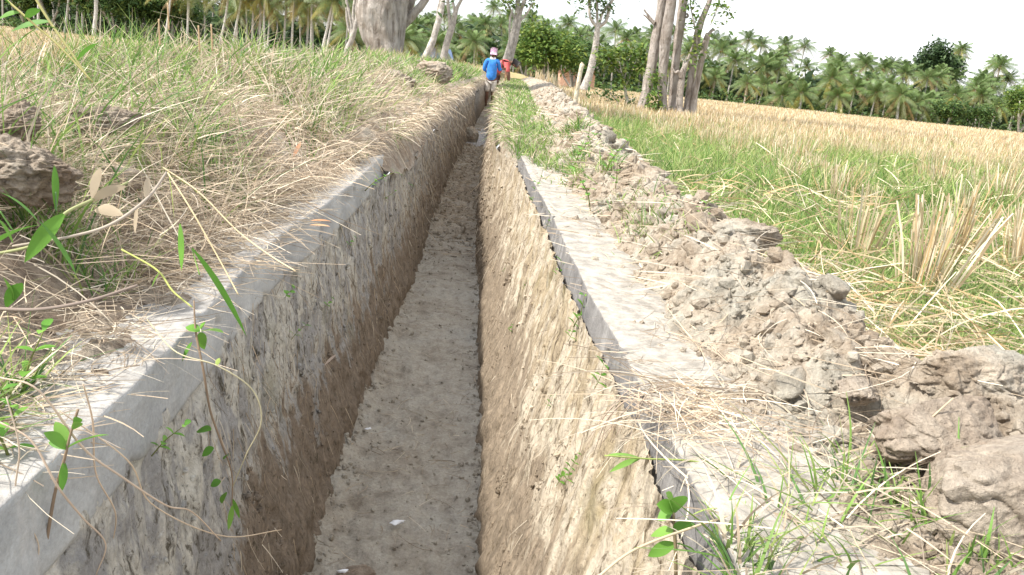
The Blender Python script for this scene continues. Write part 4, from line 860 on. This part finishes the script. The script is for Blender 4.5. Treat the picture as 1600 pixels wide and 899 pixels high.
for x, y, k, s in BW:
    p = atz(x, y, -.40 if x > 500 else -.36); p[2] = float(ground_z(p[0], p[1])); weed(p, k, s, 'low leafy weed growing on the soil of the '+('right' if x > 500 else 'left')+' bank', (0, 0), RG.uniform(0, 6), 'leafy weeds on the '+('right' if x > 500 else 'left')+' bank')
def plant(name, label, cat, stem, leaves_, wcol=(.30, .22, .15), group=None):
    """stem: (px, py, Y, radius mm); leaves_: (px0, py0, px1, py1, Y, width m, colour index)"""
    P = np.array([at(a, b_, c_) for a, b_, c_, r in stem]); b = P[0]; t = empty(name, b, label=label, category=cat)
    q = smooth_path(np.column_stack([P-b, [r*.001 for *_, r in stem]]), len(stem)*6); mb = MB(); add_tube(mb, q[:, :3], q[:, 3], wcol, 7, rough=.1); obj('stem', mb.mesh('stem'), M_straw, t)
    for (x0, y0, x1, y1, Y, wd, k) in leaves_:
        p0 = at(x0, y0, Y); p1 = at(x1, y1, Y+RG.uniform(-.02, .02)); ln = np.linalg.norm(p1-p0); mb = MB(); d = p1-p0; d[2] += .25*ln
        sv = np.cross(d, [0, 0, 1.])*.7+RG.normal(0, .25, 3)*ln+np.array([0, 0, .35*ln]); leaf_piece(mb, p0-b, d, ln, wd, (G_WEED[k] if k < 3 else (np.array((.62, .52, .38)) if k == 3 else np.array((.35, .45, .12)))), 8, .2, .25, side=sv-d*np.dot(sv, d)/np.dot(d, d)); obj('leaf', mb.mesh('leaf'), M_leaf, t)
    return t
plant('leafy_sapling', 'young sapling with a brown stem and long paired leaves before the left lip', 'sapling', [(72, 850, .72, 1.7), (86, 770, .72, 1.5), (100, 720, .72, 1.4), (110, 680, .72, 1.2), (122, 640, .72, 1.3)],
      [(104, 702, 60, 668, .72, .014, 1), (106, 700, 82, 648, .72, .012, 2), (106, 700, 178, 676, .72, .017, 1), (100, 722, 96, 762, .72, .012, 0), (116, 665, 128, 650, .72, .008, 1), (104, 702, 74, 690, .72, .008, 0), (112, 672, 132, 658, .72, .007, 2)])
plant('hanging_vine', 'thin brown vine with round green leaves hanging down the left wall', 'vine', [(303, 470, 1.12, 1.0), (306, 520, 1.1, 1.6), (318, 580, 1.08, 1.8), (328, 640, 1.08, 1.6), (345, 690, 1.08, 1.4), (362, 740, 1.08, 1.1), (362, 800, 1.08, .8)],
      [(312, 518, 288, 510, 1.1, .016, 1), (314, 518, 352, 520, 1.1, .018, 2), (312, 520, 318, 542, 1.1, .016, 1), (314, 515, 322, 500, 1.1, .012, 1), (330, 672, 308, 675, 1.08, .015, 0), (334, 700, 318, 712, 1.08, .014, 0), (350, 718, 362, 706, 1.08, .012, 0), (345, 752, 330, 760, 1.08, .014, 0), (352, 770, 348, 786, 1.08, .012, 1), (363, 790, 358, 822, 1.08, .010, 2), (364, 780, 372, 806, 1.08, .008, 1), (300, 535, 288, 560, 1.1, .009, 0)])
plant('dry_vine', 'long dry yellow runner looping from the left lip across the wall', 'vine', [(230, 500, 1.05, .8), (275, 550, 1.0, .9), (340, 572, 1.0, 1.), (395, 610, 1.02, 1.), (408, 660, 1.02, .9), (385, 710, 1.04, .8), (364, 760, 1.06, .7)], [(338, 572, 344, 556, 1.0, .006, 4)], (.60, .55, .36))
plant('dry_root', 'pale branching dead root trailing over the nearest corner of the left lip', 'dry root', [(0, 590, .72, .8), (60, 610, .72, 1.), (130, 700, .74, 1.2), (190, 745, .76, 1.2), (260, 790, .80, 1.), (300, 800, .84, .8), (345, 845, .9, .7)], [], (.62, .50, .38))
plant('dry_root', 'thin dead root arching down to the bottom left of the picture', 'dry root', [(0, 660, .70, .8), (50, 690, .70, 1.), (90, 760, .70, 1.1), (130, 810, .72, 1.), (165, 850, .74, .8), (150, 899, .74, .6)], [], (.58, .46, .35))
plant('dry_root', 'dead root fork hanging straight down the left wall below the sapling', 'dry root', [(130, 600, .78, .8), (145, 660, .80, 1.), (150, 740, .82, 1.), (180, 800, .84, .9), (176, 850, .86, .6)], [], (.60, .48, .36))
plant('dry_root', 'hair-thin dead root curling left of the sapling stem', 'dry root', [(10, 620, .68, .6), (30, 700, .68, .8), (25, 780, .69, .8), (60, 850, .70, .7), (50, 899, .70, .5)], [], (.58, .48, .37))
plant('dry_root', 'pale forked stick with a bent tip lying over the left wall base', 'dry root', [(90, 640, .76, .7), (200, 720, .80, .9), (240, 790, .86, .9), (350, 838, .96, .9), (440, 828, 1.1, .7)], [], (.66, .54, .40))
# long grass culms of the left bank
plant('grass_culm', 'long yellow grass culm leaning down over the top left of the bank', 'grass stalk', [(140, 125, 1.5, 1.6), (110, 80, 1.5, 1.9), (75, 30, 1.5, 2.), (45, -20, 1.5, 2.)], [(120, 95, 160, 60, 1.5, .012, 0), (78, 34, 20, 50, 1.5, .014, 0)], (.58, .55, .24))
plant('grass_culm', 'pale yellow culm crossing the straw at far left with drooping green leaves', 'grass stalk', [(145, 128, 1.4, 1.4), (90, 70, 1.4, 1.6), (50, 35, 1.4, 1.7), (10, 0, 1.4, 1.8)], [(60, 42, 96, 48, 1.4, .014, 0), (60, 44, 30, 70, 1.4, .013, 1), (40, 30, 66, 10, 1.4, .014, 0), (30, 20, 0, 30, 1.4, .015, 1), (16, 8, -10, -12, 1.4, .016, 0)], (.56, .52, .22))
plant('grass_culm', 'bent green-and-buff culm with broad dry leaves across the left straw', 'grass stalk', [(-20, 400, 1.0, 2.), (60, 380, 1.0, 2.), (100, 335, 1.02, 2.2), (145, 312, 1.05, 2.), (200, 285, 1.1, 1.6)], [(100, 335, 50, 400, 1.0, .020, 1), (145, 312, 160, 245, 1.05, .016, 3), (145, 315, 205, 285, 1.05, .016, 3), (60, 352, -20, 395, 1.0, .02, 0), (148, 330, 195, 335, 1.05, .016, 3)], (.42, .44, .22))
plant('grass_culm', 'grey-brown dead culm arching over the dark hollow at left', 'grass stalk', [(20, 385, 1.0, 1.6), (110, 370, 1.0, 1.8), (175, 350, 1.02, 2.), (230, 310, 1.06, 1.9), (260, 270, 1.1, 1.6)], [(175, 350, 160, 395, 1.02, .008, 3), (228, 312, 232, 265, 1.06, .009, 3), (215, 320, 212, 358, 1.05, .008, 3)], (.46, .40, .33))
plant('grass_culm', 'long straw-coloured culm slanting down to the left lip', 'grass stalk', [(255, 262, 1.45, 1.2), (310, 300, 1.4, 1.3), (370, 360, 1.35, 1.3), (420, 398, 1.3, 1.2), (462, 424, 1.25, 1.)], [], (.68, .56, .36))
plant('grass_culm', 'dry culm running from the straw down to the lip corner', 'grass stalk', [(262, 270, 1.3, 1.2), (300, 330, 1.25, 1.3), (345, 410, 1.2, 1.2), (372, 460, 1.15, 1.)], [(262, 262, 270, 330, 1.3, .006, 4)], (.64, .52, .32))
plant('grass_culm', 'yellow-green jointed stem ending beside the left lip', 'grass stalk', [(190, 390, 1.1, 1.3), (245, 422, 1.08, 1.4), (270, 455, 1.06, 1.3), (300, 480, 1.04, 1.1)], [(250, 425, 240, 445, 1.08, .006, 2)], (.46, .50, .16))
plant('grass_leaf', 'single long green blade bending over the left lip above the vine', 'grass blade', [(300, 390, 1.15, .8), (312, 430, 1.13, 1.)], [(300, 388, 368, 505, 1.12, .013, 0), (281, 350, 283, 410, 1.15, .010, 1)], (.2, .33, .08))
plant('grass_leaf', 'upright blue-green blade in front of the big pitted soil lump', 'grass blade', [(88, 330, 1.15, 1.), (87, 300, 1.15, 1.)], [(87, 328, 84, 235, 1.15, .012, 0)], (.15, .28, .12))
plant('grass_leaf', 'wide dark green blades fanning out at the left edge', 'grass blade', [(0, 330, .95, 1.), (20, 360, .95, 1.)], [(58, 345, -12, 290, .95, .014, 0), (60, 345, 110, 420, .97, .018, 0), (20, 380, -10, 330, .95, .012, 1), (20, 470, 0, 420, .95, .016, 1), (10, 480, 40, 430, .95, .016, 0)], (.15, .28, .08))
plant('dead_branch', 'smooth grey-brown twig curving across the soil at far left', 'twig', [(-20, 482, .9, 2.2), (60, 484, .9, 2.2), (140, 470, .92, 2.), (215, 446, .95, 1.6)], [], (.30, .24, .20))
for x, y in ((262, 5), (248, 30), (310, 40), (330, 38)):
    plant('dry_stub', 'short cut straw stub poking above the top of the left bank', 'straw stub', [(x+2, y+42, 2.6, 2.4), (x, y, 2.6, 2.2)], [], (.58, .42, .26), 'x')['group'] = 'straw stubs on top of the left bank'
# foreground right
plant('grass_culm', 'pale dry culm sweeping up from the bottom over the right lip', 'grass stalk', [(930, 905, .62, 1.2), (990, 860, .64, 1.3), (1080, 825, .68, 1.3), (1160, 800, .74, 1.1)], [(1080, 806, 1130, 792, .7, .006, 4)], (.68, .56, .38))
plant('grass_culm', 'green runner stem crossing the right lip with a pointed leaf', 'grass stalk', [(1180, 745, .86, 1.), (1090, 722, .84, 1.1), (1010, 717, .82, 1.), (945, 712, .8, .8)], [(1000, 717, 958, 737, .82, .007, 2), (1000, 716, 940, 712, .82, .006, 2), (1090, 722, 1085, 760, .84, .009, 1)], (.38, .46, .14))
plant('broad_weed', 'bushy broad-leafed weed at the bottom of the right lip', 'small plant', [(1056, 899, .70, 2.), (1055, 850, .70, 1.8), (1052, 800, .70, 1.3)], [(1052, 800, 1022, 785, .7, .016, 1), (1052, 800, 1038, 760, .7, .016, 2), (1053, 802, 1072, 765, .7, .018, 1), (1054, 830, 1020, 838, .7, .015, 2), (1055, 835, 1090, 810, .7, .018, 0), (1056, 850, 1084, 862, .7, .016, 0), (1055, 850, 1018, 868, .7, .014, 1), (1050, 800, 1030, 812, .7, .014, 1)], (.30, .24, .14))
plant('grass_culm', 'straw-coloured culm leaning across the smooth clay lumps', 'grass stalk', [(1275, 760, .82, 1.2), (1330, 720, .84, 1.3), (1420, 680, .84, 1.2), (1490, 622, .84, 1.)], [], (.66, .54, .38))
plant('dry_root', 'bundle of pinkish dry roots draped over the right lip', 'dry root', [(1005, 625, 1.0, 1.), (1060, 665, .95, 1.2), (1120, 685, .92, 1.2), (1200, 700, .90, 1.)], [], (.58, .44, .36))
for i in range(9):
    x = 985+i*6; y = 600+RG.uniform(-6, 8); plant('dry_root', 'thin dry root hanging from the right lip onto the silted wall', 'dry root', [(x+60, y-5+RG.uniform(-10, 30), 1.08, .6), (x, y+10, 1.05, .8), (x-30-RG.uniform(0, 20), y+45, 1.05, .7), (x-60-RG.uniform(0, 30), y+80+RG.uniform(0, 30), 1.08, .5)], [], tuple(np.array((.56, .45, .36))*RG.uniform(.85, 1.15)), 'r')['group'] = 'dry roots hanging over the right lip'
def fallen(loc, ln, wd, col, label, rz, name='fallen_leaf', cat='dead leaf', tilt=.1):
    mb = MB(); leaf_piece(mb, (0, 0, 0), (1, 0, tilt), ln, wd, col, 8, .3, .1); o = obj(name, mb.mesh(name), M_straw, label=label, category=cat); o.location = loc; o.rotation_euler = (.2, 0, rz)
p = at(486, 345, 1.98); fallen(p, .05, .011, (.55, .30, .16), 'orange-brown dead leaf lying on the left lip, upper of two', .3)
p = at(484, 352, 1.95); fallen(p, .05, .010, (.62, .38, .22), 'orange-brown dead leaf lying on the left lip, lower of two', .1)
p = at(458, 246, 2.5); fallen(p, .06, .014, (.50, .27, .16), 'upright rusty dead leaf in the straw of the left bank', 1.2, tilt=2.)
p = on_wall(503, 570, -1, .008); fallen(p, .045, .009, (.55, .44, .36), 'pale dead leaf stuck point-down on the left wall', .9, tilt=.8)
m, t, b = mat('white_plastic', .35, .5); b.inputs['Base Color'].default_value = (.78, .80, .84, 1)
for (x, y, s, lab) in ((619, 816, .013, 'crumpled white plastic scrap on the channel bed near the bottom'), (535, 892, .009, 'pale blue plastic scrap at the bottom edge of the channel bed'), (576, 670, .008, 'tiny white fleck of plastic at the left foot of the channel')):
    V, F = clodV(3, int(x), .5, 6, (1.3, .7, .35), .3); o = obj('plastic_scrap', fast_mesh('plastic_scrap', V*s, F), m, label=lab, category='litter'); o.location = atz(x, y, -1.115); o.rotation_euler[2] = .3

# ------------------------------------------------------------------ stake, huts
Y = 9.; mb = MB(); b = at(897, 166, Y); add_tube(mb, smooth_path([at(897, 168, Y)-b, at(903, 135, Y)-b, at(907, 112, Y)-b, at(910, 100, Y)-b], 14), np.array([.024]*12+[.027, .024]), (.60, .53, .40), 12, rough=.12, seed=2)
o = obj('wooden_stake', mb.mesh('wooden_stake'), M_bark, label='bare pale wooden stake driven into the spoil bank, leaning right', category='stake'); o.location = b
mb = MB(); add_tube(mb, [at(911, 101, Y)-b, at(908, 98, Y)-b], [.014, .01], (.45, .38, .28), 8); obj('knot', mb.mesh('knot'), M_bark, o)
def box(mb, c_, s, col):
    V = np.array([(x, y, z) for x in (-.5, .5) for y in (-.5, .5) for z in (-.5, .5)])*np.array(s)+np.array(c_)
    mb.add(V, [(0, 1, 3, 2), (4, 6, 7, 5), (0, 4, 5, 1), (2, 3, 7, 6), (0, 2, 6, 4), (1, 5, 7, 3)], col)
def hut(px, py, Y, w_, h, wall_c, roof_c, label):
    b = at(px, py, Y); b[2] = gz(b[0], b[1]); t = empty('hut', b, label=label, category='hut')
    mb = MB(); box(mb, (0, 0, h/2), (w_, w_*.8, h), wall_c); obj('wall', mb.mesh('wall', False), M_cloth, t)
    mb = MB(); r = w_*.62; V = [(-r, -r, h), (r, -r, h), (r, r, h), (-r, r, h), (-r*.8, 0, h+w_*.35), (r*.8, 0, h+w_*.35)]
    mb.add(V, [(0, 1, 5, 4), (2, 3, 4, 5)], roof_c); mb.F.setdefault(3, []).append(np.array([(3, 0, 4), (1, 2, 5)])); obj('roof', mb.mesh('roof', False), M_cloth, t)
    mb = MB(); box(mb, (w_*.1, -w_*.405, h*.45), (w_*.22, .05, h*.85), (.08, .06, .05)); obj('door', mb.mesh('door', False), M_cloth, t)
hut(680, 96, 118, 4.2, 2.0, (.30, .42, .72), (.10, .14, .22), 'blue-walled hut glimpsed between the trunks behind the leaning tree')
hut(900, 124, 97, 4., 2.2, (.55, .34, .25), (.10, .09, .07), 'salmon-walled hut almost hidden in the trees behind the stake')

# ------------------------------------------------------------------ the two workers
def skin_obj(name, J, E, root, m, parent, sub=2, smooth_=True):
    """J: name -> (x, y, z, r); E: list of name chains"""
    names = list(J); me = bpy.data.meshes.new(name); ed = []
    for ch in E:
        for a_, b_ in zip(ch, ch[1:]): ed.append((names.index(a_), names.index(b_)))
    me.from_pydata([J[n][:3] for n in names], ed, []); o = obj(name, me, m, parent)
    md = o.modifiers.new('skin', 'SKIN'); sv = me.skin_vertices[0].data
    for i, n in enumerate(names): sv[i].radius = (J[n][3],)*2 if len(J[n]) == 4 else J[n][3:5]; sv[i].use_root = (n == root)
    md.use_smooth_shade = True; s_ = o.modifiers.new('subsurf', 'SUBSURF'); s_.levels = s_.render_levels = sub
    return o
def vmat(name, col, rough=.85, pat=None):
    m, t, b = mat(name, rough, .2); n = noise(t, 14, 5, .6)
    c = ramp(t, n, [(.35, tuple(np.array(col)*.8)), (.65, tuple(np.clip(np.array(col)*1.15, 0, 1)))])
    if pat: c = mixc(t, ramp(t, noise(t, 22, 2, .5), [(.48, (0,)*3), (.52, (1,)*3)]), c, pat)
    t.links.new(c, b.inputs['Base Color']); bump(t, b, n, .01); return m
MS = vmat('brown_skin', (.16, .085, .055), .55)
def hand(J, E, wrist, d, n, s, tag_):
    """palm and five fingers; d = pointing direction, n = across the palm"""
    w0 = np.array(J[wrist][:3]); d = np.array(d)/np.linalg.norm(d); n = np.array(n)/np.linalg.norm(n); pk = w0+d*.05
    J[tag_+'p'] = (*pk, .030*s); E.append([wrist, tag_+'p'])
    for i, (o_, l_) in enumerate(((-.030, .072), (-.010, .082), (.011, .077), (.031, .060))):
        a_ = pk+d*.035+n*o_; b_ = a_+d*l_*.5+np.array([0, 0, -.008]); c_ = b_+d*l_*.3+np.array([0, 0, -.022])
        for k_, q in zip('abc', (a_, b_, c_)): J[f'{tag_}{i}{k_}'] = (*q, .009 if k_ != 'c' else .007)
        E.append([tag_+'p']+[f'{tag_}{i}{k_}' for k_ in 'abc'])
    a_ = w0+d*.03-n*.035; b_ = a_+d*.03-n*.022; J[tag_+'ta'] = (*a_, .011); J[tag_+'tb'] = (*b_, .009); E.append([wrist, tag_+'ta', tag_+'tb'])
# standing worker in blue: back to us, turned slightly right, right hand on a tool handle
Wp = at(764, 160, 24.); fx, fy = Wp[0], 24.; Zb = -1.17
t = empty('person', (fx, fy, Zb), label='person in blue shirt, cream shorts and pink-white head wrap standing in the channel', category='person')
J = {'hip': (0, 0, .86, .115, .10), 'waist': (0, 0, 1.0, .115, .095), 'chest': (0, .0, 1.20, .14, .10), 'neck0': (0, .01, 1.37, .07), 'neck': (.005, .02, 1.44, .048), 'head1': (.01, .03, 1.51, .066), 'head2': (.01, .035, 1.58, .082), 'head3': (.01, .03, 1.645, .068),
     'sl': (-.165, .0, 1.345, .058), 'el': (-.225, .03, 1.09, .042), 'wl': (-.13, .20, 1.0, .028), 'sr': (.165, .0, 1.345, .058), 'er': (.215, .05, 1.10, .044), 'wr': (.33, .18, 1.16, .028),
     'tl': (-.085, 0, .80, .085), 'kl': (-.085, .02, .47, .055), 'cl': (-.085, -.01, .33, .05), 'al': (-.085, -.01, .10, .034), 'fl': (-.095, .12, .04, .03), 'tr': (.085, 0, .80, .085), 'kr': (.09, .03, .47, .055), 'cr': (.09, 0, .33, .05), 'ar': (.09, 0, .10, .034), 'fr': (.10, .13, .04, .03)}
E_ = [['hip', 'waist', 'chest', 'neck0', 'neck', 'head1', 'head2', 'head3'], ['neck0', 'sl', 'el', 'wl'], ['neck0', 'sr', 'er', 'wr'], ['hip', 'tl', 'kl', 'cl', 'al', 'fl'], ['hip', 'tr', 'kr', 'cr', 'ar', 'fr']]
hand(J, E_, 'wl', (.3, 1, -.2), (0, .2, 1), 1, 'L'); hand(J, E_, 'wr', (.5, .8, 0), (0, .1, 1), 1, 'R')
J['nose'] = (.02, .135, 1.565, .012); E_.append(['head2', 'nose'])
skin_obj('body', J, E_, 'hip', MS, t)
SH = {'h': (0, 0, .76, .17, .155), 'w': (0, 0, .98, .155, .135), 'c': (0, 0, 1.2, .17, .125), 'n': (0, .01, 1.365, .09, .07), 'sl': (-.17, 0, 1.335, .075), 'el': (-.23, .03, 1.09, .062), 'fl': (-.18, .11, 1.04, .05), 'sr': (.17, 0, 1.335, .075), 'er': (.22, .05, 1.10, .062), 'fr': (.28, .12, 1.14, .05)}
skin_obj('shirt', SH, [['h', 'w', 'c', 'n'], ['n', 'sl', 'el', 'fl'], ['n', 'sr', 'er', 'fr']], 'h', vmat('blue_shirt', (.05, .22, .62)), t)
ST = {'h': (0, 0, .87, .14, .125), 'l0': (-.085, 0, .76, .10), 'l1': (-.09, .015, .45, .095), 'r0': (.085, 0, .76, .10), 'r1': (.095, .02, .45, .095)}
skin_obj('shorts', ST, [['h', 'l0', 'l1'], ['h', 'r0', 'r1']], 'h', vmat('cream_cloth', (.72, .68, .62)), t)
HW = {'a': (.01, .0, 1.525, .075, .065), 'b': (.01, .012, 1.60, .100, .095), 'c': (.01, .015, 1.665, .07, .075), 'k': (.08, -.02, 1.69, .03)}
skin_obj('head_wrap', HW, [['a', 'b', 'c'], ['c', 'k']], 'b', vmat('wrap_cloth', (.55, .26, .45), .9, (.62, .52, .60)), t)
SC_ = {'a': (-.06, 0, 1.40, .05), 'b': (0, -.03, 1.43, .075, .06), 'c': (.06, 0, 1.40, .05)}
skin_obj('neck_scarf', SC_, [['a', 'b', 'c']], 'b', vmat('white_cloth', (.80, .80, .80)), t)
mb = MB(); add_tube(mb, [(fx+.40, fy+.27, Zb+1.22), (fx+.44, fy+.16, Zb+.02)], [.016, .018], (.50, .26, .15), 8); o = obj('tool_handle', mb.mesh('tool_handle'), M_bark, label='reddish wooden tool handle held upright by the worker in blue', category='tool')
mb = MB(); box(mb, (fx+.44, fy+.155, Zb-.01), (.20, .02, .18), (.12, .11, .10)); obj('blade', mb.mesh('blade', False), M_bark, o)
# bending worker in red, head down towards the right
q = at(777, 150, 25.5); fx, fy = q[0], 25.5; Zb = -1.12
t = empty('person', (fx, fy, Zb), label='person in a red shirt bending forward, just right of the one in blue', category='person')
J = {'hip': (-.10, .10, .82, .12, .11), 'waist': (-.04, .08, .97, .115, .10), 'chest': (.09, .0, 1.12, .14, .11), 'neck0': (.24, -.05, 1.17, .07), 'neck': (.30, -.07, 1.17, .05), 'head1': (.36, -.09, 1.15, .07), 'head2': (.42, -.11, 1.12, .085), 'head3': (.47, -.12, 1.08, .068),
     'sl': (.16, -.22, 1.10, .055), 'el': (.20, -.30, .84, .042), 'wl': (.26, -.26, .62, .03), 'sr': (.20, .15, 1.10, .055), 'er': (.28, .20, .86, .042), 'wr': (.30, .06, .62, .03),
     'tl': (-.12, 0, .76, .09), 'kl': (-.02, -.04, .46, .06), 'cl': (-.05, -.02, .33, .052), 'al': (-.08, 0, .10, .036), 'fl': (.04, -.03, .04, .03), 'tr': (-.10, .18, .76, .09), 'kr': (.04, .20, .46, .06), 'cr': (.0, .2, .33, .052), 'ar': (-.04, .2, .10, .036), 'fr': (.08, .2, .04, .03)}
E_ = [['hip', 'waist', 'chest', 'neck0', 'neck', 'head1', 'head2', 'head3'], ['neck0', 'sl', 'el', 'wl'], ['neck0', 'sr', 'er', 'wr'], ['hip', 'tl', 'kl', 'cl', 'al', 'fl'], ['hip', 'tr', 'kr', 'cr', 'ar', 'fr']]
hand(J, E_, 'wl', (.2, .2, -1), (1, 0, 0), 1, 'L'); hand(J, E_, 'wr', (.1, -.2, -1), (1, 0, 0), 1, 'R'); J['nose'] = (.49, -.15, 1.18-.12, .013); E_.append(['head2', 'nose'])
skin_obj('body', J, E_, 'hip', MS, t)
SH = {'h': (-.12, .10, .78, .155, .14), 'w': (-.05, .08, .97, .15, .13), 'c': (.08, .0, 1.13, .175, .14), 'n': (.23, -.05, 1.17, .09), 'sl': (.15, -.22, 1.11, .08), 'el': (.19, -.29, .88, .065), 'sr': (.19, .15, 1.11, .08), 'er': (.26, .19, .90, .065)}
skin_obj('shirt', SH, [['h', 'w', 'c', 'n'], ['n', 'sl', 'el'], ['n', 'sr', 'er']], 'h', vmat('red_shirt', (.62, .13, .13)), t)
ST = {'h': (-.12, .10, .80, .14, .13), 'l0': (-.12, .0, .70, .11), 'l1': (-.03, -.03, .42, .09), 'r0': (-.10, .18, .70, .11), 'r1': (.03, .2, .42, .09)}
skin_obj('shorts', ST, [['h', 'l0', 'l1'], ['h', 'r0', 'r1']], 'h', vmat('dark_cloth', (.10, .05, .05)), t)
HR = {'a': (.36, -.07, 1.20, .07), 'b': (.43, -.10, 1.175, .092), 'c': (.49, -.11, 1.13, .075)}
skin_obj('hair', HR, [['a', 'b', 'c']], 'b', vmat('black_hair', (.02, .017, .017), .5), t); t.rotation_euler[2] = .05; t.scale = (1.12,)*3
